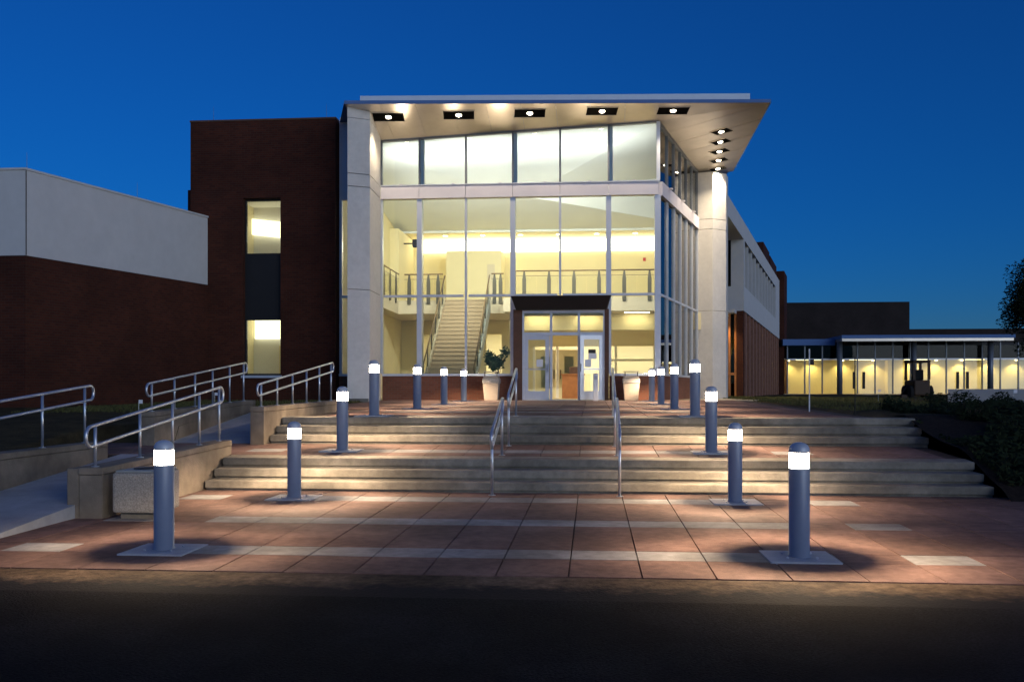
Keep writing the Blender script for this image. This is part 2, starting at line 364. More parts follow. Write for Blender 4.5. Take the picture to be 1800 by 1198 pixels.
# ------------------------------------------------------------------ bollard lights
def make_bollard():
    t = thing('bollard_light', 'x', 'bollard', (0,0,0), 'lit bollards flanking the steps')
    MB().box(-.31,.31,-.31,.31,-.06,.012).build('plinth', M['plate'], t, bevel=.006)
    MB().lathe([(.106,.012),(.106,.02),(.093,.022),(.093,.805),(.089,.815)], n=28).build('post', M['bollard'], t, smooth='auto')
    MB().lathe([(.088,.816),(.088,.960)], n=28, cap=(0,0)).build('lens', M['lens'], t, smooth='auto')
    MB().lathe([(.084,1.0),(.089,.975),(.09,.956),(.094,.956),(.094,.972),(.089,1.0),(.075,1.025),(.05,1.042),(.02,1.05)], n=28, cap=(0,1)).build('dome_cap', M['cap'], t, smooth='auto')
    MB().lathe([(.0865,.900),(.0865,.905)], n=28).build('louvre', M['alu'], t)
    for z in (.852,.888,.924): MB().lathe([(.0895,z),(.0895,z+.003)], n=28, cap=(0,0)).build('lens_ring', M['alu'], t)
    for a in (-.13,.13):
        for b in (-.13,.13): MB().lathe([(.012,.012),(.012,.026)], (a,b,0), 6).build('anchor_bolt', M['steel'], t)
    return t
bl = make_bollard()
side = {-1: 'on the ramp side', 1: 'on the planting bed side'}
spots = []
for s_, x, ys_ in ((-1, -4.08, (8.66,12.6,15.1,17.35,21.7,25.7,29.7)), (1, 1.88, (8.75,12.6,15.1,17.45,21.8,26.0,30.0))):
    names = ['standing alone near the road', 'at the foot of the lower steps', 'on the middle landing', 'at the head of the upper steps',
             'second past the upper steps', 'third past the upper steps', 'last before the glass front']
    for y, nm in zip(ys_, names):
        z = zl(y) if y < 13.4 else zm(y) if y < 16.2 else zu(y)
        spots.append((x, y, z, 'lit round bollard light %s, %s' % (nm, side[s_])))
for i, (x, y, z, lab) in enumerate(spots):
    o = bl if i == 0 else copy_tree(bl)
    o.location = (x, y, z); o['label'] = lab; ORG[o.name] = Vector((x, y, z))
    lamp('bollard_lamp', 'POINT', (x, y, z+1.004), 260, (1,.72,.45), o, shadow_soft_size=.026)

# ------------------------------------------------------------------ litter bin by the ramp wall
t = thing('litter_bin', 'square exposed aggregate concrete litter bin against the ramp wall', 'bin', (-5.33, 10.8, zl(10.8)))
z = zl(10.8)
MB().box(-5.50,-5.10,10.56,11.06,z,z+.07).build('plinth', M['concrete'], t)
MB().box(-5.57,-5.03,10.48,11.12,z+.07,z+.54).build('body', M['aggregate'], t, bevel=.035)
MB().box(-5.54,-5.06,10.51,11.09,z+.541,z+.565).build('lid', M['greymetal'], t, bevel=.008)
MB().lathe([(.15,z+.566),(.15,z+.574)], (-5.30,10.8,0), 20).build('opening', M['black'], t)

# ------------------------------------------------------------------ glass atrium
FY = 31.7
G0, G1, G2 = Vector((-7.2,FY,10.12)), Vector((2.2,FY,10.57)), Vector((4.24,38.7,10.44))
A = thing('glass_atrium', 'brightly lit two-storey glass entrance hall with white piers and sloping canopy', 'building', (-2.5,FY,1.25))
ZF, ZS, ZT, ZB0, ZB1 = 1.25, 2.14, 4.79, 8.1, 8.57      # floor, sill, transom, band bottom/top
DX0, DX1 = -2.62, .55                                    # entrance portal
def head(x): return lerp(10.12, 10.57, (x+7.2)/9.4)
# brick base and sill
for a, b in ((-7.15, DX0-.02), (DX1+.02, 2.2)):
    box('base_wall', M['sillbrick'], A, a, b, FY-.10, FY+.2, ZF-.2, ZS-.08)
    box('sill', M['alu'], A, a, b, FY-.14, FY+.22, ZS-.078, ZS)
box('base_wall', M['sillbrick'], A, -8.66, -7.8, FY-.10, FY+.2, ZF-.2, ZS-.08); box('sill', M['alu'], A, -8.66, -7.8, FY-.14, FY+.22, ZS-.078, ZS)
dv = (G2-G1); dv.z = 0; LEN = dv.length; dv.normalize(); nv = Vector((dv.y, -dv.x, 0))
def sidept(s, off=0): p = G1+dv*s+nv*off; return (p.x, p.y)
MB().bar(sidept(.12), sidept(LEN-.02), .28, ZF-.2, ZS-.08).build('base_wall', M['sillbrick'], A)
MB().bar(sidept(.12), sidept(LEN-.02), .34, ZS-.078, ZS).build('sill', M['alu'], A)
# mullions, transoms, band
mx = [-7.2,-5.88,-4.28,-2.68,-1.08,.55,2.2]
for i, x in enumerate(mx[:-1]):
    wd = .17 if i in (1,3,5) else .07
    if i == 0: wd = .10
    z0 = ZS if not (DX0 < x < DX1) else ZT
    if i in (1,3,5):
        box('mullion', M['alu'], A, x-wd/2, x+wd/2, FY-.06, FY+.28, z0, ZB0)
        box('mullion', M['alu_dark'], A, x-.03, x+.03, FY-.06, FY+.1, ZB1, head(x)); box('mullion_fin', M['alu'], A, x+.032, x+.14, FY+.06, FY+.26, ZB1, head(x))
    else:
        box('mullion', M['alu'], A, x-wd/2, x+wd/2, FY-.06, FY+.1, z0, ZB0); box('mullion', M['alu_dark'], A, x-.03, x+.03, FY-.06, FY+.1, ZB1, head(x))
box('corner_post', M['alu'], A, 2.08, 2.28, FY-.08, FY+.12, ZS, ZB0-.002); box('corner_post', M['alu'], A, 2.14, 2.26, FY-.07, FY+.06, ZB1, 10.55)
for i in range(len(mx)-1):
    a, b = mx[i], mx[i+1]
    box('band_panel', M['band'], A, a+.006, b-.006, FY-.12, FY+.14, ZB0+.003, ZB1-.035)
    box('band_cap', M['alu'], A, a+.001, b-.001, FY-.15, FY+.17, ZB1-.033, ZB1)
    box('transom', M['alu'], A, a+.09, b-.09, FY-.05, FY+.09, ZT-.04, ZT+.04)
    box('glass_pane', M['glass'], A, a+.036, b-.036, FY, FY+.012, ZT+.041, ZB0)
    if b < DX0+.1 or a > DX1-.1: box('glass_pane', M['glass'], A, a+.036, b-.036, FY, FY+.012, ZS, ZT-.041)
    MB().hexa([(a+.031,FY,ZB1),(b-.031,FY,ZB1),(b-.031,FY+.012,ZB1),(a+.031,FY+.012,ZB1)],
              [(a+.031,FY,head(a)-.03),(b-.031,FY,head(b)-.03),(b-.031,FY+.012,head(b)-.03),(a+.031,FY+.012,head(a)-.03)]).build('glass_pane', M['glass'], A)
    MB().hexa([(a,FY-.06,head(a)-.05),(b,FY-.06,head(b)-.05),(b,FY+.1,head(b)-.05),(a,FY+.1,head(a)-.05)],
              [(a,FY-.06,head(a)+.05),(b,FY-.06,head(b)+.05),(b,FY+.1,head(b)+.05),(a,FY+.1,head(a)+.05)]).build('head_frame', M['alu_dark'], A)
# strip of glass beyond the left pier
box('glass_pane', M['glass'], A, -8.56, -7.85, FY, FY+.012, ZS, ZT-.041); box('glass_pane', M['glass'], A, -8.56, -7.85, FY, FY+.012, ZT+.041, ZB0)
box('transom', M['alu'], A, -8.58, -7.8, FY-.05, FY+.09, ZT-.04, ZT+.04); box('mullion', M['alu'], A, -8.66, -8.57, FY-.06, FY+.1, ZS, ZB0)
box('metal_panel', M['band'], A, -8.66, -7.8, FY-.06, FY+.1, ZB0+.002, 10.85)
# side glass wall
NS = 6
for i in range(NS+1):
    s0 = .12+(LEN-.2)*i/NS
    if i: MB().bar(sidept(s0-.03), sidept(s0+.03), .14, ZS, ZB0).build('mullion', M['alu'], A); MB().bar(sidept(s0-.025), sidept(s0+.025), .12, ZB1, lerp(10.5,10.4,i/NS)).build('mullion', M['alu_dark'], A)
    if i < NS:
        s1 = .12+(LEN-.2)*(i+1)/NS
        MB().bar(sidept(s0+.006), sidept(s1-.006), .24, ZB0+.003, ZB1-.002).build('band_panel', M['band'], A)
        MB().bar(sidept(s0+.032), sidept(s1-.032), .1, ZT-.04, ZT+.04).build('transom', M['alu'], A)
        for z0, z1 in ((ZS, ZT-.041), (ZT+.041, ZB0), (ZB1, lerp(10.55,10.43,(i+.5)/NS)-.03)):
            MB().bar(sidept(s0+.031), sidept(s1-.031), .012, z0, z1).build('glass_pane', M['sglass'], A)
MB().bar(sidept(.02), sidept(LEN), .12, 10.40, 10.56).build('head_frame', M['alu_dark'], A)

# white piers with open joints
def pier(poly, z0, cuts, ztop):
    zz = [z0]+cuts+[ztop]
    cx = sum(p[0] for p in poly)/len(poly); cy = sum(p[1] for p in poly)/len(poly)
    for a, b in zip(zz, zz[1:]): MB().prism(poly, a+.009, b-.009).build('pier_block', M['precast'], A, bevel=.008)
    MB().prism([(lerp(cx,x,.94), lerp(cy,y,.94)) for x, y in poly], z0, ztop-.05).build('pier_core', M['joint'], A)
zj = [4.79+.02, 8.11, 8.52]
LP = [(-7.80,29.45),(-7.15,29.80),(-7.20,31.56),(-7.80,31.56)]
pier(LP, ZF-.05, zj, 10.30); box('pier_base', M['concrete'], A, -7.86,-7.10,29.36,29.44,ZF-.1,ZF+.06)
MB().hexa([(*p,10.302) for p in LP], [(-7.80,29.45,10.63),(-7.15,29.8,10.55),(-7.2,31.56,10.15),(-7.8,31.56,10.13)]).build('pier_block', M['precast'], A)
RP = [(4.24,38.72),(4.86,38.55),(5.46,39.0),(5.62,39.62),(4.42,39.75)]
pier(RP, ZF-.05, zj, 10.44)

# canopy: folded soffit, fascia, roof
cA, cB, cC, cK = Vector((-7.85,29.28,10.66)), Vector((5.69,30.75,10.80)), Vector((5.78,39.4,10.62)), G1.lerp(G2, .2)
A2, C2 = Vector((-7.85,31.7,10.09)), Vector((4.4,39.8,10.45))
th = Vector((0,0,.03))
def sheet(name, pts, m, parent, th=.03):
    n = len(pts); MB().add([Vector(p) for p in pts]+[Vector(p)+Vector((0,0,th)) for p in pts],
        [tuple(range(n-1,-1,-1)), tuple(range(n,2*n))]+[(i,(i+1)%n,n+(i+1)%n,n+i) for i in range(n)]).build(name, m, parent)
NP = 9        # front soffit split into metal panels
hd = lambda t: G0.lerp(G1, t)
g0e = Vector((-7.85,31.7,head(-7.85)))
for i in range(NP):
    a, b = i/NP, (i+1)/NP; e = .0004
    back = lambda t: g0e.lerp(G1, t)
    front = lambda t: cA.lerp(cB.lerp(cA, .26), t)
    sheet('soffit_panel', [front(a+e), front(b-e), back(b-e), back(a+e)], M['soffit'], A)
q = cB.lerp(cA, .26)
sheet('soffit_panel', [q, cB, cK, G1], M['soffit'], A)
for i in range(5):
    a, b = i/5, (i+1)/5; e = .002
    sheet('soffit_panel', [cB.lerp(cC, a+e), cB.lerp(cC, b-e), cK.lerp(C2, b-e), cK.lerp(C2, a+e)], M['soffit'], A)
# backing just above the panels, fascia and roof plates
o_ = [cA, cB, cC, C2, Vector((-7.85,39.8,10.6))]
MB().add([cA+Vector((0,-.02,.0)), cB+Vector((.03,-.02,0)), cB+Vector((.03,-.02,.11)), cA+Vector((0,-.02,.11)), cA+Vector((0,.06,0.032)), cB+Vector((-.05,.06,.032)), cB+Vector((-.05,.06,.11)), cA+Vector((0,.06,.11))],
         [(0,1,2,3),(7,6,5,4),(3,2,6,7),(0,4,5,1),(0,3,7,4),(1,5,6,2)]).build('fascia', M['roof'], A)
MB().add([cB+Vector((.031,.0,0)), cC+Vector((.03,.02,0)), cC+Vector((.03,.02,.11)), cB+Vector((.031,.0,.11)), cB+Vector((-.05,.07,.032)), cC+Vector((-.05,.02,.032)), cC+Vector((-.05,.02,.11)), cB+Vector((-.05,.07,.11))],
         [(0,1,2,3),(7,6,5,4),(3,2,6,7),(0,4,5,1),(0,3,7,4),(1,5,6,2)]).build('fascia', M['roof'], A)
MB().add([cA+Vector((0,0,.112)), cB+Vector((0,0,.112)), cC+Vector((0,0,.112)), Vector((5.3,43.5,10.75)), Vector((-8.7,43.5,10.75)), Vector((-8.7,31.8,10.78))], [(0,1,2,3,4,5)]).build('roof_sheet', M['roof'], A)
MB().hexa([(-7.55,30.1,10.76),(5.15,31.3,10.88),(5.15,31.5,10.88),(-7.55,30.3,10.76)], [(-7.55,30.1,11.17),(5.15,31.3,11.29),(5.15,31.5,11.29),(-7.55,30.3,11.17)]).build('roof_upstand', M['upst'], A)
# recessed downlights
def downlight(c, ux, uy, nn, power, aim, half=.5):
    c = Vector(c); ux = Vector(ux).normalized(); nn = Vector(nn).normalized(); uy = nn.cross(ux).normalized()
    def bx(a0,a1,b0,b1,h0,h1): return [c+ux*a+uy*b+nn*h for h in (h0,h1) for a,b in ((a0,b0),(a1,b0),(a1,b1),(a0,b1))]
    m = MB(); v = bx(-half,half,-.27,.27,-.004,.012); m.hexa(v[:4], v[4:]); hs = m.build('downlight', M['void'], A)
    m = MB(); v = bx(-half-.02,half+.02,-.29,-.271,-.006,.022); m.hexa(v[:4], v[4:]); v = bx(-half-.02,half+.02,.271,.29,-.006,.022); m.hexa(v[:4], v[4:]); m.build('trim', M['soffit'], hs)
    base = len(hs.data.vertices)
    m = MB(); n = 16; rr = [(.095,.013),(.08,.035),(.05,.05)]
    for r_, h in rr:
        for k in range(n): m.v.append(c+(ux*cos(2*pi*k/n)+uy*sin(2*pi*k/n))*r_+nn*h)
    for i in range(2):
        for k in range(n): m.f.append((i*n+k, i*n+(k+1)%n, (i+1)*n+(k+1)%n, (i+1)*n+k))
    m.f.append(tuple(2*n+k for k in range(n))); m.build('lamp_lens', M['can'], hs)
    lamp('downlight_lamp', 'SPOT', c+nn*.12, power, WARM, A, aim=aim, spot_size=radians(105), spot_blend=.8, shadow_soft_size=.08)
fx = [(-6.63,.10),(-4.34,.0),(-2.03,0),(.31,0),(2.63,0)]
n_front = (front(1)-front(0)).cross(back(.5)-front(.5)).normalized()
if n_front.z > 0: n_front = -n_front
for x, _ in fx:
    tt = (x+7.85)/(front(1).x+7.85)
    if tt <= 1: p = front(tt).lerp(back(tt), .34); nn = (front(min(1,tt+.05))-front(tt-.05)).cross(back(tt)-front(tt))
    else: p = Vector((2.63,30.95,0)); 
    if tt > 1:
        nn = (cB-q).cross(G1-q); p.z = q.z-((p.x-q.x)*nn.x+(p.y-q.y)*nn.y)/nn.z
    if nn.z > 0: nn = -nn
    downlight(p, (cB-cA), None, nn, 330, p+Vector((0,.25,-3)))
for i in range(5):
    s = .215+.165*i; pf = cB.lerp(cC, s); pb = cK.lerp(C2, s); p = pf.lerp(pb, .44)
    nn = (cC-cB).cross(pb-pf); nn = -nn if nn.z > 0 else nn
    downlight(p, pb-pf, None, nn, 1500 if i == 4 else 450, p+Vector((-.1,.5,-3)), .30)

# ------------------------------------------------------------------ inside the hall
BY, CY = 43.0, 41.0
Z2 = 5.28
box('floor', M['floor'], A, -8.64, 5.6, FY+.21, 46, ZF-.25, ZF-.002)
box('inner_wall', M['cream'], A, -8.685, -8.64, FY+.12, 46, ZF, 11)                                     # left wall
box('wall_offset', M['cream'], A, -8.638, -8.25, 39.6, BY, Z2+.01, 8.5)
box('door_niche', M['slabm'], A, -8.638, -8.60, 35.2, 38.4, ZF+.01, 4.1)
box('inner_wall', M['cream'], A, -8.64, 5.9, BY, BY+.1, Z2-.4, 8.9)                                      # upper back wall
MB().bar((4.50,39.78),(5.55,42.99), .1, ZF, 10.3).build('inner_wall', M['cream'], A)
# folded ceiling
c0, c1, c2, c3, c4 = Vector((-8.63,FY+.14,10.02)), G1+Vector((-.05,.12,-.03)), G2+Vector((-.1,0,-.03)), Vector((4.85,CY,8.60)), Vector((-8.63,CY,8.60))
cm = Vector((-2.6, 36.6, 9.15)); c5 = c0.lerp(c1, .62)
for tri in ((c0,c5,cm),(c5,c1,cm),(c1,c2,cm),(c2,c3,cm),(c3,c4,cm),(c4,c0,cm)): sheet('ceiling_panel', tri, M['ceil'], A, .02)
box('ceiling_edge', M['ceil'], A, -8.63, 4.95, CY-.04, CY+.06, 8.52, 8.66)
box('corridor_ceiling', M['cream'], A, -8.63, 5.3, CY+.062, BY-.001, 8.54, 8.62)
for x in (-6.6,-4.9,-3.2,-1.5,.2,1.9): MB().lathe([(.1,8.525),(.1,8.539)], (x,CY+.9,0), 16).build('ceiling_lamp', M['strip'], A)
box('cove_glow', M['cove'], A, -7.9, 4.4, BY-.06, BY-.005, 7.95, 8.50)  # glowing panel stands in for the wall band washed by cove lighting
# upper floor: deck behind the stairs, gallery to the right, side gallery
def deck(x0, x1, y0, y1):
    box('floor_slab', M['slabm'], A, x0, x1, y0, y1, Z2-.55, Z2)
deck(-8.635, -3.55, 38.15, BY-.002); deck(-3.546, 3.4, 37.4, BY-.002); deck(-8.635, -7.95, 34.6, 38.146)
box('bulkhead', M['cream'], A, -3.4, 4.4, 38.6, 38.75, 4.05, Z2-.553)
# box room on the upper deck
box('stair_head_room', M['cream'], A, -6.45, -4.0, 41.2, BY-.07, Z2+.003, 7.75); box('door_opening', M['slabm'], A, -4.62, -4.28, 41.17, 41.197, Z2+.003, 7.15)
# ground floor back wall with openings, storefront, inner doors
gy = 42.0
box('inner_wall', M['cream'], A, -8.63, -7.72, gy, gy+.12, ZF, Z2-.56); box('inner_wall', M['cream'], A, -7.1, -4.75, gy, gy+.12, ZF, Z2-.56)
box('inner_wall', M['cream'], A, -4.05, -2.6, gy, gy+.12, ZF, Z2-.56); box('inner_wall', M['cream'], A, -2.6, 4.9, gy+.01, gy+.12, 3.55, Z2-.56)
box('inner_wall', M['cream'], A, -7.72, -7.1, gy, gy+.12, 4.1, Z2-.56); box('inner_wall', M['cream'], A, -4.75, -4.05, gy, gy+.12, 4.1, Z2-.56)
box('back_room_wall', M['white'], A, -8.63, 5.0, 45.6, 45.7, ZF, Z2-.56)
box('back_room_ceiling', M['white'], A, -8.63, 5.0, gy+.13, 45.6, 4.4, 4.46)
for x in (-2.6,-1.55,-.5,.62,1.05,2.75,4.6): box('storefront_post', M['white'], A, x-.05, x+.05, gy-.02, gy+.06, ZF, 3.55)
box('storefront_rail', M['white'], A, .67, 4.55, gy-.01, gy+.05, 2.88, 2.98)
for x in (-2.08,-1.03): 
    d_ = box('inner_door', M['cream'], A, x-.46, x+.46, gy, gy+.04, ZF+.01, 3.4); box('door_glass', M['glass'], d_, x-.2, x+.2, gy-.012, gy-.002, 1.7, 3.1)
    box('handle', M['railpost'], d_, x+(.36 if x < -1.5 else -.40), x+(.40 if x < -1.5 else -.36), gy-.07, gy-.004, 2.1, 2.5)
for (x0,x1,y0,y1,zz) in ((-7,-4,43,43.6,4.39),(-3,.5,43.2,43.8,4.39),(1.0,4.5,42.6,43.3,4.39)):
    box('ceiling_light', M['strip'], A, x0, x1, y0, y1, zz-.02, zz)
for (x,y) in ((-2.4,39.8),(.3,39.8),(-2.2,38.2),(-.2,38.2),(1.8,38.2)): box('ceiling_light', M['strip'], A, x-.5, x+.5, y-.12, y+.12, Z2-.557, Z2-.552)
# hall lamps: uplights behind the band, then added fill spots for hall and soffit
for x in (-6.55,-5.0,-3.5,-1.9,-.25,1.5):
    box('uplight', M['black'], A, x-.14, x+.14, FY+.2, FY+.36, ZB1-.3, ZB1-.1)
    lamp('uplight_lamp', 'SPOT', (x,FY+.34,ZB1-.04), 185, (1,.95,.88), A, aim=(x,FY+1.9,10.4), spot_size=radians(140), spot_blend=.9, shadow_soft_size=.06)
for x in (-6.0,-3.5,-.9,1.2):  # added fill spots, hidden behind the band to brighten the hall
    box('fill_box', M['black'], A, x-.12, x+.12, FY+.2, FY+.34, ZB0+.08, ZB0+.24)
    lamp('fill_lamp', 'SPOT', (x,FY+.42,ZB0+.16), 900, (1,.92,.76), A, aim=(x-.3,40.5,4.6), spot_size=radians(125), spot_blend=.9, shadow_soft_size=.1)
for x, p_, sz in ((-6.5,75,120),(-4.7,70,120),(-3.1,190,58),(-1.6,75,120),(-.1,190,58),(1.4,100,120)):  # added spots and boxes on the ledge, only to brighten the soffit
    box('soffit_fill_box', M['band'], A, x-.05, x+.05, FY-.149, FY-.07, ZB1+.001, ZB1+.03)
    lamp('soffit_fill_lamp', 'SPOT', (x,FY-.12,ZB1+.06), p_, WARM, A, aim=(x+.05,FY-1.35,10.5), spot_size=radians(sz), spot_blend=.9, shadow_soft_size=.04)
for s_ in (1.2,3.4,5.6):  # same added soffit fill along the side band
    q_ = sidept(s_, .26); lamp('soffit_fill_lamp', 'SPOT', (q_[0],q_[1],ZB1+.03), 120, WARM, A, aim=(*sidept(s_+.3,1.3),10.5), spot_size=radians(125), spot_blend=.9, shadow_soft_size=.04)
    q1 = sidept(s_-.07,.19); q2 = sidept(s_+.07,.19); MB().bar(q1, q2, .12, ZB1-.06, ZB1-.02).build('soffit_fill_box', M['band'], A)
# gallery railings
def railing(label, a, b, z, n, group='glass gallery railings'):
    a = Vector((*a,z)); b = Vector((*b,z)); t = thing('gallery_railing', label, 'railing', tuple(a), group)
    up = Vector((0,0,1))
    MB().tube([a+up*1.06, b+up*1.06], .028, 8).build('top_rail', M['railwood'], t, smooth='auto')
    MB().tube([a+up*.86, b+up*.86], .010, 6).build('lower_rail', M['railpost'], t)
    d = (b-a).normalized(); p = Vector((-d.y,d.x,0))*.012
    for i in range(n):
        c = a.lerp(b, (i+.5)/n); m = MB()
        m.add([c-d*.075-p*2+up*-.16, c+d*.075-p*2+up*-.16, c+d*.075+p*2+up*-.16, c-d*.075+p*2+up*-.16, c-d*.075-p*2+up*.72, c+d*.075-p*2+up*.72, c+d*.075+p*2+up*.72, c-d*.075+p*2+up*.72,
               c-d*.03-p+up*1.04, c+d*.03-p+up*1.04, c+d*.03+p+up*1.04, c-d*.03+p+up*1.04],
              [(3,2,1,0),(0,1,5,4),(1,2,6,5),(2,3,7,6),(3,0,4,7),(4,5,9,8),(5,6,10,9),(6,7,11,10),(7,4,8,11),(8,9,10,11)])
        m.build('post', M['railpost'], t)
        e0, e1 = a.lerp(b, i/n)+d*.02, a.lerp(b, (i+1)/n)-d*.02
        m = MB(); q4 = [e0-p*.4, e1-p*.4, e1+p*.4, e0+p*.4]; m.hexa([v+up*.08 for v in q4], [v+up*.82 for v in q4]); m.build('glass_panel', M['rglass'], t)
railing('long upper gallery railing with tapered posts over the entrance', (-3.2,37.36), (2.75,37.36), Z2, 6)
railing('short railing returning from the long gallery railing to side glass', (2.80,37.40), (3.35,38.5), Z2, 3)
railing('short railing on the deck beside the stair head, by the long gallery', (-4.1,38.11), (-3.6,38.11), Z2, 2)
railing('short railing on the deck between stair head and side gallery', (-7.7,38.11), (-6.1,38.11), Z2, 4)
railing('side gallery railing running along the hall wall behind the pier', (-7.91,34.7), (-7.91,38.0), Z2, 3)

# staircase inside
T = thing('staircase', 'long straight carpeted staircase rising inside the glass hall', 'staircase', (-5.1,33.0,ZF))
ns = 24; y0s, y1s = 32.95, 38.14; rise = (Z2-ZF)/ns; run = (y1s-y0s)/ns
for i in range(ns):
    y = y0s+run*i; z = ZF+rise*(i+1)
    box('tread', M['carpet'], T, -5.98, -4.22, y-.025, y+run+.01, z-.05, z); box('riser', M['carpet'], T, -5.97, -4.23, y, y+.03, z-rise+.001, z-.051)
for x0, x1, mm in ((-6.06,-5.985,'slabm'), (-4.215,-4.14,'greymetal')):
    MB().hexa([(x0,y0s-.1,ZF),(x1,y0s-.1,ZF),(x1,y1s,Z2-.5),(x0,y1s,Z2-.5)], [(x0,y0s-.1,ZF+.32),(x1,y0s-.1,ZF+.32),(x1,y1s-.005,Z2+.22),(x0,y1s-.005,Z2+.22)]).build('stringer', M[mm], T)
    xc = (x0+x1)/2
    MB().tube([(xc,y0s,ZF+1.05),(xc,y1s,Z2+1.0)], .028, 8).build('handrail', M['railwood'], T, smooth='auto')
    MB().hexa([(xc-.008,y0s,ZF+.30),(xc+.008,y0s,ZF+.30),(xc+.008,y1s-.03,Z2+.2),(xc-.008,y1s-.03,Z2+.2)], [(xc-.008,y0s,ZF+.95),(xc+.008,y0s,ZF+.95),(xc+.008,y1s-.03,Z2+.86),(xc-.008,y1s-.03,Z2+.86)]).build('glass_panel', M['rglass'], T)
    for i in range(6):
        f_ = (i+.3)/6; y = lerp(y0s,y1s,f_); z = lerp(ZF,Z2,f_); box('post', M['railpost'], T, xc-.02, xc+.02, y-.03, y+.03, z+.25, z+1.03)

# reception desk, plant, small wall things
t = thing('reception_desk', 'warm wood reception desk seen through the open door', 'desk', (-.9,39.4,ZF))
box('front_panel', M['wood'], t, -1.25, -.36, 39.0, 39.06, ZF, 2.22); box('side_panel', M['wood'], t, -1.25, -1.19, 39.061, 39.8, ZF, 2.22)
box('top', M['wood'], t, -1.3, -.3, 38.95, 39.85, 2.221, 2.27); box('pedestal', M['brown'], t, -.56, -.36, 39.061, 39.8, ZF, 2.22)
t = thing('desk_chair', 'dark upholstered chair behind the reception desk', 'chair', (-.75,40.2,ZF))
box('seat', M['brown'], t, -1.0,-.5,39.95,40.45,1.86,1.96, bevel=.03); box('backrest', M['brown'], t, -1.0,-.5,40.46,40.54,1.98,2.6, bevel=.03)
MB().lathe([(.28,ZF),(.26,ZF+.05),(.03,ZF+.07),(.03,1.86)], (-.75,40.2,0), 12).build('pedestal', M['black'], t)
def leaves(mb, c, n, rad, size, rnd, squash=1.0, hollow=.3):
    for _ in range(n):
        d = Vector((rnd.gauss(0,1),rnd.gauss(0,1),rnd.gauss(0,1))).normalized(); rr = lerp(hollow,1,rnd.random()**.6)
        p = Vector(c)+Vector((d.x*rad[0]*rr,d.y*rad[1]*rr,d.z*rad[2]*rr))
        a = Vector((rnd.gauss(0,1),rnd.gauss(0,1),rnd.gauss(0,.7))).normalized(); b = a.orthogonal().normalized(); s = size*rnd.uniform(.6,1.3)
        k = a.cross(b)*rnd.uniform(-.2,.2)*s
        mb.add([p-a*s, p+b*s*.35+k, p+a*s, p-b*s*.35+k], [(0,1,2,3)])
t = thing('potted_plant', 'leafy green potted plant inside the glass beside the doors', 'plant', (-3.3,32.6,ZF))
MB().lathe([(.17,ZF),(.24,ZF+.45),(.25,ZF+.5),(.22,ZF+.5)], (-3.3,32.6,0), 20).build('pot', M['bin'], t, smooth='auto')
m = MB(); rn = random.Random(3)
for k in range(7): m.tube([(-3.3,32.6,ZF+.45),(-3.3+rn.uniform(-.15,.15),32.6+rn.uniform(-.15,.15),ZF+1.0),(-3.3+rn.uniform(-.3,.3),32.6+rn.uniform(-.25,.25),ZF+1.5)], [.015,.012,.006], 5)
m.build('stem', M['bark'], t)
m = MB()
for k in range(9): leaves(m, (-3.3+rn.gauss(0,.2),32.6+rn.gauss(0,.15),ZF+1.3+rn.gauss(0,.22)), 46, (.2,.18,.2), .11, rn, hollow=.1)
m.build('foliage', M['leaf2'], t)
al = MB().box(2.3,2.42,42.93,42.995,7.45,7.6).build('fire_alarm', M['red'], None, bevel=.01); tag(al, 'small red fire alarm high on the upper cream wall', 'alarm')
t = thing('speaker_lamp', 'small black wall speaker high up beside the bright cove', 'speaker', (-7.75,40.7,8.0))
box('body', M['black'], t, -7.86,-7.66,40.6,40.8,7.85,8.2, bevel=.04); box('bracket', M['black'], t, -8.25,-7.861,40.67,40.73,8.0,8.05)

# ------------------------------------------------------------------ entrance portal
D = thing('entrance_portal', 'entrance with black canopy, grey framed glass doors, one standing open', 'entrance', (-1.03,31.1,ZF))
py = 31.15
box('jamb', M['brown'], D, DX0, DX0+.30, py, FY+.2, ZF, 4.26); box('jamb', M['brown'], D, DX1-.14, DX1, py, FY+.2, ZF, 4.26)
MB().hexa([(-2.52,30.95,4.24),(.46,30.95,4.24),(.5,FY+.02,4.24),(-2.55,FY+.02,4.24)], [(-2.66,30.6,4.66),(.62,30.6,4.66),(.62,FY+.02,4.72),(-2.66,FY+.02,4.72)]).build('canopy', M['black'], D, bevel=.02)
FX = [-2.30,-1.36,-.44,.40]
for x in FX: box('door_frame', M['alu'], D, x-.04, x+.04, py+.02, py+.16, ZF, 4.235)
box('door_frame', M['alu'], D, FX[0]+.041, FX[3]-.041, py+.03, py+.15, 3.40, 3.50); box('door_frame', M['alu'], D, FX[0]+.041, FX[3]-.041, py+.03, py+.15, 4.14, 4.234)
box('threshold', M['alu'], D, FX[0]+.041, FX[3]-.041, py+.03, py+.3, ZF-.02, ZF+.012)
box('transom_glass', M['glass'], D, FX[0]+.041, FX[2]-.041, py+.08, py+.09, 3.501, 4.139); box('transom_glass', M['glass'], D, FX[2]+.041, FX[3]-.041, py+.08, py+.09, 3.501, 4.139)
box('vestibule_soffit', M['cream'], D, DX0+.31, DX1-.15, py+.17, FY+.2, 4.10, 4.235)
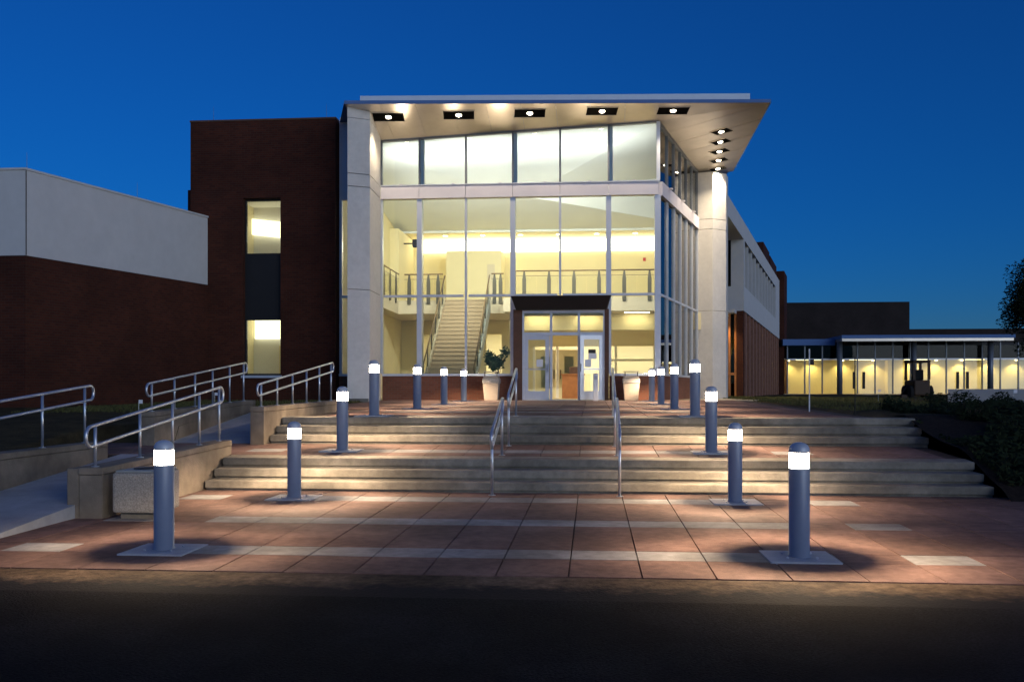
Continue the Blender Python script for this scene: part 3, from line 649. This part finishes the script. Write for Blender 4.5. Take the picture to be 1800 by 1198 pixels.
def leaf(x, wd, ang):
    c, s = cos(ang), sin(ang); o = Vector((x, py+.085, 0))
    def pt(u, v, z): return o+Vector((u*c-v*s, u*s+v*c, z))
    def b(u0,u1,v0,v1,z0,z1): return MB().hexa([pt(u0,v0,z0),pt(u1,v0,z0),pt(u1,v1,z0),pt(u0,v1,z0)], [pt(u0,v0,z1),pt(u1,v0,z1),pt(u1,v1,z1),pt(u0,v1,z1)])
    zb, zt = ZF+.02, 3.395; sg = 1 if wd > 0 else -1; W = abs(wd)
    U = lambda a, c_: (min(sg*a, sg*c_), max(sg*a, sg*c_))
    fr = b(*U(.0,.13), -.025,.025, zb,zt).build('door_leaf', M['alu'], D)
    b(*U(W-.13,W), -.025,.025, zb,zt).build('stile', M['alu'], fr); b(*U(.131,W-.131), -.025,.025, zb,zb+.28).build('bottom_rail', M['alu'], fr); b(*U(.131,W-.131), -.025,.025, zt-.14,zt).build('top_rail', M['alu'], fr)
    b(*U(.131,W-.131), -.005,.005, zb+.281,zt-.141).build('door_glass', M['glass'], fr)
    b(*U(.02,W-.02), -.09,-.06, ZF+1.0,ZF+1.05).build('push_bar', M['steel'], fr)
    b(*U(W-.06,W-.02), -.12,-.026, ZF+.95,ZF+1.2).build('handle', M['steel'], fr)
    b(*U(.4,.62), -.012,-.008, ZF+1.1,ZF+1.35).build('notice', M['paper'], fr)
    return fr, b
leaf(FX[0]+.045, .83, 0)
fr, b = leaf(FX[3]-.045, -.78, radians(14))
b(-.5,-.25,-.014,-.009,ZF+1.55,ZF+1.68).build('sign', M['black'], fr)
b(-.5,-.22,-.014,-.009,ZF+1.36,ZF+1.548).build('sign', M['paper'], fr)
t = thing('door_button_post', 'slim white push button post in front of the doors', 'post', (.11,30.6,zu(30.6)))
box('post', M['paper'], t, .03,.19,30.52,30.68,zu(30.6),2.10, bevel=.015); MB().box(.05,.17,30.505,30.519,1.92,2.04).build('button_plate', M['steel'], t); box('cap', M['steel'], t, .02,.2,30.51,30.69,2.101,2.12)
for (xc, lab) in ((-3.31,'concrete litter bin with pebble band, on the ramp side of the doors'), (1.26,'concrete litter bin with pebble band and hood, beyond the open door leaf')):
    z = zu(30.8); t = thing('entrance_bin', lab, 'bin', (xc,30.8,z), 'litter bins by the entrance')
    MB().hexa([(xc-.22,30.58,z),(xc+.22,30.58,z),(xc+.22,31.02,z),(xc-.22,31.02,z)], [(xc-.26,30.54,z+.56),(xc+.26,30.54,z+.56),(xc+.26,31.06,z+.56),(xc-.26,31.06,z+.56)]).build('body', M['bin'], t, bevel=.015)
    box('rim_band', M['binrim'], t, xc-.28, xc+.28, 30.52, 31.08, z+.561, z+.72, bevel=.02); box('top', M['bin'], t, xc-.25, xc+.25, 30.55, 31.05, z+.721, z+.80, bevel=.015)
    for s in (-.2,.2): box('hood_leg', M['black'], t, xc+s-.015, xc+s+.015, 30.6, 30.63, z+.80, z+.93)
    box('hood', M['greymetal'], t, xc-.24, xc+.24, 30.56, 31.04, z+.931, z+.955, bevel=.006)

# ------------------------------------------------------------------ brick tower with lit window
B = thing('brick_tower', 'tall dark red brick block with one tall lit window', 'building', (-11.2,31.3,1.1))
TX0, TX1, WX0, WX1, TY, TZ = -13.80, -8.70, -11.94, -10.62, 31.3, 10.80
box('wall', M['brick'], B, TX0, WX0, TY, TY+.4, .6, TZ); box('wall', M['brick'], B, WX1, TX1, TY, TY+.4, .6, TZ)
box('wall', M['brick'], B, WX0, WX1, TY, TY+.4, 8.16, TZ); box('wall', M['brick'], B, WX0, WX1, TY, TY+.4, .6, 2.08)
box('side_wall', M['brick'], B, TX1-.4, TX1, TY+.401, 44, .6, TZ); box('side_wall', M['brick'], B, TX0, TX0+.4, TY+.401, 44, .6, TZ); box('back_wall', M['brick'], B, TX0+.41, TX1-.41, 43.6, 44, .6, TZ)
box('roof', M['farbrick'], B, TX0+.4, TX1-.4, TY+.4, 43.6, TZ-.4, TZ-.2); box('coping', M['brown'], B, TX0-.02, TX1+.02, TY-.02, TY+.42, TZ+.001, TZ+.06)
box('stair_turret', M['brick'], B, -15.05, TX0-.003, 33.9, 38, .6, 9.05)
box('sill', M['alu'], B, WX0-.05, WX1+.05, TY-.06, TY+.3, 2.0, 2.085)
wf = box('window_frame', M['black'], B, WX0, WX0+.06, TY+.2, TY+.3, 2.09, 8.15)
for a in ((WX1-.06,WX1,2.09,8.15),(WX0+.061,WX1-.061,2.09,2.15),(WX0+.061,WX1-.061,8.09,8.15)): box('frame_bar', M['black'], wf, a[0], a[1], TY+.2, TY+.3, a[2], a[3])
box('spandrel_panel', M['black'], B, WX0+.061, WX1-.061, TY+.2, TY+.3, 3.99, 6.29)
for z0, z1 in ((2.151,3.989),(6.291,8.089)): box('pane', M['glass'], B, WX0+.061, WX1-.061, TY+.24, TY+.25, z0, z1)
for z0, z1 in ((1.25,4.5),(5.28,8.7)):
    X_0, X_1, Yb = -13.0, -9.6, 35.2
    box('room_wall', M['white'], B, X_0, X_1, Yb, Yb+.1, z0, z1); box('room_wall', M['cream'], B, X_0-.1, X_0-.002, TY+.42, Yb, z0, z1); box('room_wall', M['white'], B, X_1+.002, X_1+.1, TY+.42, Yb, z0, z1)
    box('room_ceiling', M['white'], B, X_0, X_1, TY+.42, Yb-.002, z1-.1, z1-.001); box('room_floor', M['floor'], B, X_0, X_1, TY+.42, Yb-.002, z0-.1, z0)
MB().hexa([(-13.0,35.0,7.55),(-9.6,35.0,7.15),(-9.6,35.18,7.15),(-13.0,35.18,7.55)], [(-13.0,35.0,8.15),(-9.6,35.0,7.75),(-9.6,35.18,7.75),(-13.0,35.18,8.15)]).build('cove_glow', M['cove2'], B)
box('cove_glow', M['cove2'], B, -12.9, -9.7, 35.05, 35.18, 3.55, 4.35); box('room_lamp', M['cove2'], B, -12, -10.6, 33, 33.4, 8.56, 8.59); box('room_lamp', M['cove2'], B, -12, -10.6, 33, 33.4, 4.36, 4.39)
for x in (-11.72,-11.2): d_ = box('room_door', M['cream'], B, x-.25, x+.25, 35.12, 35.19, 1.26, 3.3); box('handle', M['railpost'], d_, x+(.17 if x < -11.5 else -.2), x+(.2 if x < -11.5 else -.17), 35.07, 35.118, 2.2, 2.4)

# ------------------------------------------------------------------ white-topped brick wing on the left
W = thing('brick_wing', 'long low dark brick wing with plain pale upper wall', 'building', (-20,28,0))
PW = [(-45,24.09),(-15.22,24.09),(-13.11,31.75),(-13.84,31.76),(-13.84,44),(-45,44)]
PW = [(-45,24.09),(-15.22,24.09),(-13.18,31.28),(-13.86,31.28),(-13.86,33.8),(-15.2,33.8),(-15.2,44),(-45,44)]
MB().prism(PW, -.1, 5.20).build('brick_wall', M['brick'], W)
MB().prism(PW, 5.202, 7.50).build('upper_wall', M['panel'], W)
MB().prism([(-45,24.06),(-15.2,24.06),(-13.14,31.27),(-45,31.27)], 7.502, 7.56).build('coping', M['panel'], W)
MB().bar((-15.205,24.082),(-15.195,24.10), .012, 5.21, 7.5).build('corner_joint', M['joint'], W)

# ------------------------------------------------------------------ right wing with slats
R = thing('slatted_wing', 'long wing with pale overhanging upper storey and brown slatted base', 'building', (8,48,1.2))
e = Vector((.2537,.9673)); nn2 = Vector((e.y,-e.x)); p0 = Vector((5.56,39.8)); 
def wp(s, off=0): q_ = p0+e*s+nn2*off; return (q_.x, q_.y)
S0, S1 = 7.3, 33.4
def wbox(name, m, s0, s1, o0, o1, z0, z1): return MB().prism([wp(s0,o0),wp(s0,o1),wp(s1,o1),wp(s1,o0)], z0, z1).build(name, m, R)
wbox('parapet', M['panel'], .0, S1, -6, .0, 9.0, 9.87)
wbox('upper_wall', M['panel'], S0, S1, -6, .0, 5.5, 6.72)
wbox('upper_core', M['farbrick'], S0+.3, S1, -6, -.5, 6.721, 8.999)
wbox('corner_fin', M['panel'], S0, S0+.5, -.62, .0, 6.721, 8.999); wbox('end_wall', M['panel'], S1-4, S1, -.499, .0, 6.721, 8.999)
wbox('end_window', M['dglass'], S0+.1, S0+.16, -3, -.621, 6.721, 8.999)
for i in range(10):
    s = S0+.5+(S1-4-S0-.5)*i/10; s1 = S0+.5+(S1-4-S0-.5)*(i+1)/10
    if i: wbox('window_fin', M['panel'], s-.12, s+.12, -.498, -.05, 6.721, 8.999)
    wbox('window_pane', M['dglass'], s+.13, s1-.13, -.45, -.43, 6.721, 8.999)
wbox('window_blind', M['panel'], S0+.6, S1-4.05, -.495, -.47, 6.76, 8.95)
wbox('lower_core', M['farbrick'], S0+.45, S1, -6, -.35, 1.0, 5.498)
wbox('corner_pier', M['brick'], S0, S0+.449, -.34, -.02, 1.0, 5.498)
for i in range(13):
    s = S0+1.4+(S1-S0-2.2)*i/12; wbox('slat', M['slat'], s-.3, s+.3, -.348, -.02, 1.0, 5.497)
# lit entrance bay at the near end
for o in (-.41,-.70,-1.0,-1.4): wbox('bay_post', M['wood'], S0+.05, S0+.2, o-.05, o+.05, 1.2, 5.34)
wbox('bay_rail', M['wood'], S0+.06, S0+.18, -1.35, -.46, 2.35, 2.47); wbox('bay_glass', M['dglass'], S0+.21, S0+.23, -1.5, -.345, 1.2, 5.34)
bl_ = wbox('bay_lamp', M['can'], S0-.55, S0-.45, -.9, -.8, 5.30, 5.34)
q_ = wp(S0-.5,-.85); lamp('bay_spot', 'SPOT', (q_[0],q_[1],5.25), 260, (1,.7,.4), R, aim=(q_[0],q_[1]+.3,2), spot_size=radians(90), spot_blend=.8, shadow_soft_size=.06)
MB().prism([wp(S0-.9,-1.6),wp(S0-.9,-.345),wp(S0-.003,-.345),wp(S0-.003,-1.6)], 5.345, 5.5).build('bay_soffit', M['panel'], R)
wbox('penthouse', M['brick'], 22.0, 27.0, -3.0, -.25, 9.872, 11.1); wbox('penthouse', M['brick'], 27.01, 33.3, -3.0, -.2, 9.872, 10.9); wbox('end_block', M['brick'], 33.41, 37, -3.0, .35, 1.0, 10.6)

# ------------------------------------------------------------------ glass pavilion far right and dark blocks behind
V = thing('glass_pavilion', 'single-storey glass pavilion lit yellow inside with flat blue canopy', 'building', (22,72,1.3))
VY = 72.0
box('floor', M['floor'], V, 14.3, 34, VY-.3, 77, 1.0, 1.36); box('back_wall', M['cream'], V, 14.3, 34, 75.0, 75.2, 1.365, 4.0)
box('upper_back_wall', M['black'], V, 14.3, 34, 74.6, 75.0, 4.002, 5.3)
box('roof', M['roof'], V, 14.2, 18.0, VY-.4, 77, 4.98, 5.44); box('canopy_roof', M['roof'], V, 18.02, 30.1, VY-2.2, 77, 5.38, 5.62); box('canopy_soffit', M['soffit'], V, 18.05, 30.0, VY-2.15, VY+.3, 5.18, 5.378)
for i in range(14):
    x = 14.6+1.28*i; box('mullion', M['alu_dark'], V, x-.045, x+.045, VY-.05, VY+.08, 1.37, 5.17 if x > 18 else 4.97)
    lo = box('glass_pane', M['glass'], V, x+.046, x+1.234, VY, VY+.012, 1.37, 3.90); box('glass_pane', M['pglass'], V, x+.046, x+1.234, VY, VY+.012, 4.0, 4.97)
    box('transom', M['alu'], V, x+.046, x+1.234, VY-.03, VY+.06, 3.901, 3.999)
for x in (18.2,23.5,28.9): MB().lathe([(.2,1.1),(.2,5.18)], (x,VY-.9,0), 16).build('column', M['alu_dark'], V, smooth='auto')
for x in (15.2,17.0,19.3,21.6,24.4,26.3,28.2,30.2,32.2): MB().lathe([(.10,3.90),(.10,3.95)], (x,74.55,0), 12).build('ceiling_lamp', M['pav'], V); lamp('wall_washer', 'SPOT', (x,74.45,3.85), 120, (1,.72,.26), V, aim=(x,75.0,1.6), spot_size=radians(120), spot_blend=.7, shadow_soft_size=.1)
box('ceiling', M['white'], V, 14.3, 34, VY+.1, 74.59, 3.96, 4.0)
for i in range(4): box('ceiling_light', M['pav'], V, 15.5+4*i, 17.3+4*i, 73.0, 73.3, 3.93, 3.958)
for x in (19.45,20.15,26.9,27.6): box('door_handle', M['black'], V, x-.09, x+.09, 71.85, 71.95, 1.75, 3.0)
for x in (22.6,24.9): box('wall_return', M['cream'], V, x, x+.25, 74.2, 74.998, 1.365, 3.95)
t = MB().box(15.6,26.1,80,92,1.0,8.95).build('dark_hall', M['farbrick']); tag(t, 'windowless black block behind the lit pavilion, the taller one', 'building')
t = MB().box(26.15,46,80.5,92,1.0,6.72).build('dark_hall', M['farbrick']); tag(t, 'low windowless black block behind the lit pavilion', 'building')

# ------------------------------------------------------------------ lightning rods on the roofs
for (x,y,z,lab) in ((-6.9,32,10.84,'thin lightning rod on canopy roof above the white pier'),(-3.0,32.2,10.84,'thin lightning rod on canopy roof above the staircase'),(.6,32.5,10.86,'thin lightning rod on canopy roof above the doors'),(4.4,33,10.88,'thin lightning rod on canopy roof near its pointed corner'),
                    (-9.1,31.6,10.86,'thin lightning rod on brick tower, canopy end'),(-13.1,31.6,10.86,'thin lightning rod on brick tower, low wing end'),(-15.5,24.6,7.56,'thin lightning rod on low wing at its outer corner'),(-14.3,28.5,7.56,'thin lightning rod on low wing halfway along its roof')):
    t = thing('lightning_rod', lab, 'rod', (x,y,z), 'lightning rods'); MB().lathe([(.05,z),(.05,z+.05),(.012,z+.06)], (x,y,0), 8).build('base', M['alu_dark'], t); MB().tube([(x,y,z+.05),(x,y,z+.55)], [.007,.003], 6).build('rod', M['alu_dark'], t)

# ------------------------------------------------------------------ lawns and planting
def nz(x, y, s=1.): return noise.noise(Vector((x*s, y*s, 3.1)))
BT = [(9,-.06),(12.4,.0),(13.6,.28),(14.6,.66),(16.2,.86),(17.4,1.13),(22,1.16),(31,1.22),(60,1.3),(90,1.35)]
def zr(x, y):
    z = interp(y, BT)+.06*nz(x,y,.8)*min(1,(x-5.1)*2)
    z -= .10*math.exp(-((x-14)/6)**2-((y-33)/8)**2)*min(1,max(0,(x-5.5)/4)) + 1.05*math.exp(-((x-25)/5.5)**2-((y-52)/9)**2)
    return z
def grid(name, m, xs, ys, zf, kind):
    b = MB(); b.v = [Vector((x,y,zf(x,y))) for y in ys for x in xs]; n = len(xs)
    b.f = [(j*n+i,j*n+i+1,(j+1)*n+i+1,(j+1)*n+i) for j in range(len(ys)-1) for i in range(n-1)]
    return b.build(name, m, None, smooth=True, kind=kind)
def steps_(a, b, d): n = int(round((b-a)/d)); return [a+(b-a)*i/n for i in range(n+1)]
xs = steps_(5.53,14,.3)+steps_(14.6,60,1.2); ysr = steps_(12.5,20,.25)+steps_(20.5,40,.75)+steps_(41,78,1.5)
grid('planting_bed', M['soil'], xs, [y for y in ysr if y <= 17.3], lambda x, y: zr(x,y)-.25*max(0,13.2-y), 'structure')
grid('right_lawn', M['lawn'], steps_(5.11,14,.3)+steps_(14.6,60,1.2), steps_(17.26,40,.6)+steps_(41,78,1.5), lambda x, y: zr(x,y) if x > 5.4 else zu(min(y,31))-.015, 'structure')
LT = [(4,-.02),(10,.05),(13,.5),(17,.95),(22,1.08),(31,1.2),(45,1.25)]
grid('left_lawn', M['lawn'], steps_(-40,-16,2)+steps_(-15.5,-7.56,.3), steps_(8.62,44,.4), lambda x, y: .3 if (x > -8.95 and 14.2 < y < 16.35) else interp(y,LT)+.05*nz(x,y,.7), 'structure')
grid('side_lawn', M['lawn'], steps_(-8.72,-7.21,.3), steps_(20.7,31.58,.6), lambda x, y: zu(y)-.01+.03*nz(x,y,1.2), 'structure')
def tufts(name, n, pick, zf, hmax, seed):
    rn = random.Random(seed); b = MB()
    for _ in range(n):
        x, y = pick(rn); z = zf(x,y)-.01; h = hmax*rn.uniform(.4,1); a = rn.uniform(0,2*pi); wd = .012+.0004*y
        l = Vector((rn.gauss(0,.4),rn.gauss(0,.4),1)).normalized()*h; s = Vector((cos(a),sin(a),0))*wd
        p = Vector((x,y,z)); b.add([p-s,p+s,p+l],[(0,1,2)])
    o = b.build(name, M['blade'], None, kind='stuff'); return o
tag(tufts('grass', 16000, lambda r_: (5.3+abs(r_.gauss(0,4.5)), r_.uniform(19,46)), zr, .10, 1), 'short rough grass beyond the paving toward the pavilion', 'grass')
tag(tufts('grass', 9000, lambda r_: (r_.uniform(-13.5,-7.9), r_.uniform(20.7,31.2)), lambda x, y: interp(y,LT)+.05*nz(x,y,.7), .10, 2), 'short grass in front of the brick tower', 'grass')
tag(tufts('grass', 2500, lambda r_: (r_.uniform(-8.7,-7.25), r_.uniform(20.8,29.2)), lambda x, y: zu(y)-.01, .09, 4), 'short grass strip between upper ramp head and white pier', 'grass')
def cover(n, seed):
    rn = random.Random(seed); b = MB()
    for _ in range(n):
        x = 5.6+abs(rn.gauss(0,2.6)); y = rn.uniform(13.3,22)
        if nz(x,y,.9) < -.12: continue
        if y > 19 and x < 7.4: continue
        p = Vector((x,y,zr(x,y)+rn.uniform(.0,.22)*(.6+nz(x,y,1.7)))); a = Vector((rn.gauss(0,1),rn.gauss(0,1),rn.gauss(0,.6))).normalized(); q_ = a.orthogonal().normalized(); sz = rn.uniform(.03,.07)
        b.add([p-a*sz,p+q_*sz*.45,p+a*sz,p-q_*sz*.45],[(0,1,2,3)])
    return b.build('ground_cover', M['leaf'], None, kind='stuff')
tag(cover(26000, 21), 'dark leafy ground cover filling the planting bed beside the steps', 'ground cover')
# dark shrubs in the bed
rn = random.Random(11); labs = ['at the edge of the lower steps', 'beside the middle landing', 'beside the upper steps', 'below the pale low wall', 'next to the pale low wall end', 'by the road edge of the bed', 'deep in the bed behind the landing', 'deep in the bed toward the tree', 'under the tree', 'between low wall and paving']
for (x,y,r_), lab in zip(((6.4,13.6,.38),(6.7,15.2,.42),(6.6,17.0,.36),(11.9,28.5,.34),(10.6,30.2,.32),(7.6,13.3,.42),(8.2,16.5,.5),(9.6,19.5,.4),(13.6,26.5,.36),(8.3,22.0,.4)), labs):
    z = zr(x,y); t = thing('shrub', 'low dark shrub in the planting bed %s' % lab, 'shrub', (x,y,z), 'shrubs in the planting bed')
    m = MB(); leaves(m, (x,y,z+r_*.45), int(420*r_/.4), (r_,r_,r_*.62), .05, rn); m.build('foliage', M['leaf'], t)
    m = MB()
    for k in range(5): m.tube([(x,y,z-.05),(x+rn.uniform(-.5,.5)*r_,y+rn.uniform(-.5,.5)*r_,z+r_*.6)], [.018,.006], 5)
    m.build('stem', M['bark'], t)
t = MB().bar((12.5,34.2),(17.5,30.6), .3, .9, 1.62).build('low_wall', M['panel'], None, bevel=.01); tag(t, 'pale low straight wall in the dark planting', 'wall')
def tree(label, x, y, z, h, r_, n, seed):
    rn = random.Random(seed); t = thing('tree', label, 'tree', (x,y,z), 'trees'); m = MB()
    m.tube([(x,y,z-.1),(x+.05,y,z+h*.25),(x-.08,y+.05,z+h*.5),(x,y,z+h*.85)], [.16,.13,.09,.03], 8); tips = []
    for k in range(11):
        a = rn.uniform(0,2*pi); z0 = z+h*rn.uniform(.18,.7); l = r_*rn.uniform(.5,1); e_ = (x+cos(a)*l, y+sin(a)*l, z0+h*rn.uniform(.1,.25))
        m.tube([(x,y,z0),(x+cos(a)*l*.5,y+sin(a)*l*.5,z0+h*.09),e_], [.06,.04,.012], 5); tips.append(e_)
    m.build('trunk', M['bark'], t, smooth=True); m = MB()
    K = 46
    for k in range(K):
        d = Vector((rn.gauss(0,1),rn.gauss(0,1),rn.gauss(0,1))).normalized()*rn.random()**.4; q_ = rn.uniform(.22,.42)
        leaves(m, (x+d.x*r_*.85, y+d.y*r_*.85, z+h*.56+d.z*h*.40), n//K, (r_*q_,r_*q_,r_*q_*.7), .075, rn, hollow=0)
    m.build('crown', M['leaf'], t)
tree('dark leafy tree at the end of the pale low wall', 16.8, 35.2, 1.2, 5.6, 2.1, 30000, 5)
tree('distant round tree top showing above the low black block', 44.0, 118, 1.0, 8.5, 3.0, 2600, 8)
# marker flags
for i, (x,y,lab) in enumerate(((6.9,14.4,'beside the landing shrub'),(8.8,20.5,'deep in the bed'),(9.9,22.5,'below the pale low wall'),(8.7,29.5,'on the grass toward the pavilion'),(7.9,17.6,'beside the upper steps'),(-8.3,12.2,'behind the lower ramp wall'),(-8.6,17.2,'behind the upper ramp wall'),(-9.3,22.5,'in the grass before the brick tower'))):
    z = zr(x,y) if x > 0 else interp(y,LT); t = thing('marker_flag', 'small white marker flag %s' % lab, 'flag', (x,y,z), 'small white marker flags')
    MB().tube([(x,y,z-.03),(x,y,z+.42)], .004, 5).build('wire', M['steel'], t); MB().box(x+.003,x+.075,y-.002,y+.002,z+.35,z+.42).build('cloth', M['flag'], t)
# stakes on the paving edge
t = thing('stake', 'thin white upright stake with black box at the paving edge', 'post', (4.55,20.2,zu(20.2))); z = zu(20.2)
MB().tube([(4.55,20.2,z-.02),(4.55,20.2,z+1.32)], .014, 8).build('shaft', M['paper'], t); box('box', M['black'], t, 4.57,4.64,20.17,20.23,z+.98,z+1.1)
t = thing('stake', 'thin dark upright stake near the head of the upper steps', 'post', (5.05,18.6,zu(18.6))); z = zu(18.6)
MB().tube([(5.05,18.6,z-.02),(5.05,18.6,z+1.12)], .011, 8).build('shaft', M['black'], t); MB().lathe([(.04,z-.01),(.04,z+.01)], (5.05,18.6,0), 10).build('foot', M['black'], t)

# ------------------------------------------------------------------ compact loader on the berm
lx, ly = 19.9, 59.6; lz = zr(lx,ly)-.02
t = thing('compact_loader', 'compact loader with open cab parked on the berm before the pavilion', 'vehicle', (lx,ly,lz))
MB().prism([(lx-.50,ly-.9),(lx+.50,ly-.9),(lx+.52,ly-.6),(lx+.52,ly+.9),(lx-.52,ly+.9),(lx-.52,ly-.6)], lz+.2, lz+.98).build('body', M['loader'], t, bevel=.08)
for sx in (-.46,.46):
    for sy in (-.75,.75): box('cab_post', M['loader'], t, lx+sx-.075, lx+sx+.075, ly+sy-.06, ly+sy+.06, lz+.981, lz+1.85)
box('cab_roof', M['loader'], t, lx-.55, lx+.55, ly-.85, ly+.85, lz+1.851, lz+1.98, bevel=.04)
st = box('seat', M['tyre'], t, lx-.28, lx+.28, ly-.3, ly+.25, lz+.981, lz+1.2, bevel=.05); box('seat_back', M['tyre'], st, lx-.26, lx+.26, ly-.42, ly-.301, lz+1.0, lz+1.5, bevel=.05)
for sx in (-.60,.60):
    for sy in (-.55,.55):
        m = MB(); n = 18
        for u in (-.12,-.08,.08,.12):
            for k in range(n): rr = .36 if abs(u) < .1 else .31; m.v.append(Vector((lx+sx+u, ly+sy+rr*cos(2*pi*k/n), lz+.36+rr*sin(2*pi*k/n))))
        for i in range(3):
            for k in range(n): m.f.append((i*n+k,i*n+(k+1)%n,(i+1)*n+(k+1)%n,(i+1)*n+k))
        m.f += [tuple(range(n-1,-1,-1)), tuple(3*n+k for k in range(n))]; m.build('wheel', M['tyre'], t)
box('bucket', M['loader'], t, lx-1.3, lx-.92, ly-.9, ly+.6, lz+.02, lz+.25, bevel=.03); MB().tube([(lx-1.1,ly-.3,lz+.24),(lx-.6,ly-.1,lz+.7)], .05, 6).build('bucket_arm', M['loader'], t)
t.scale = (.95, 1, 1.22)
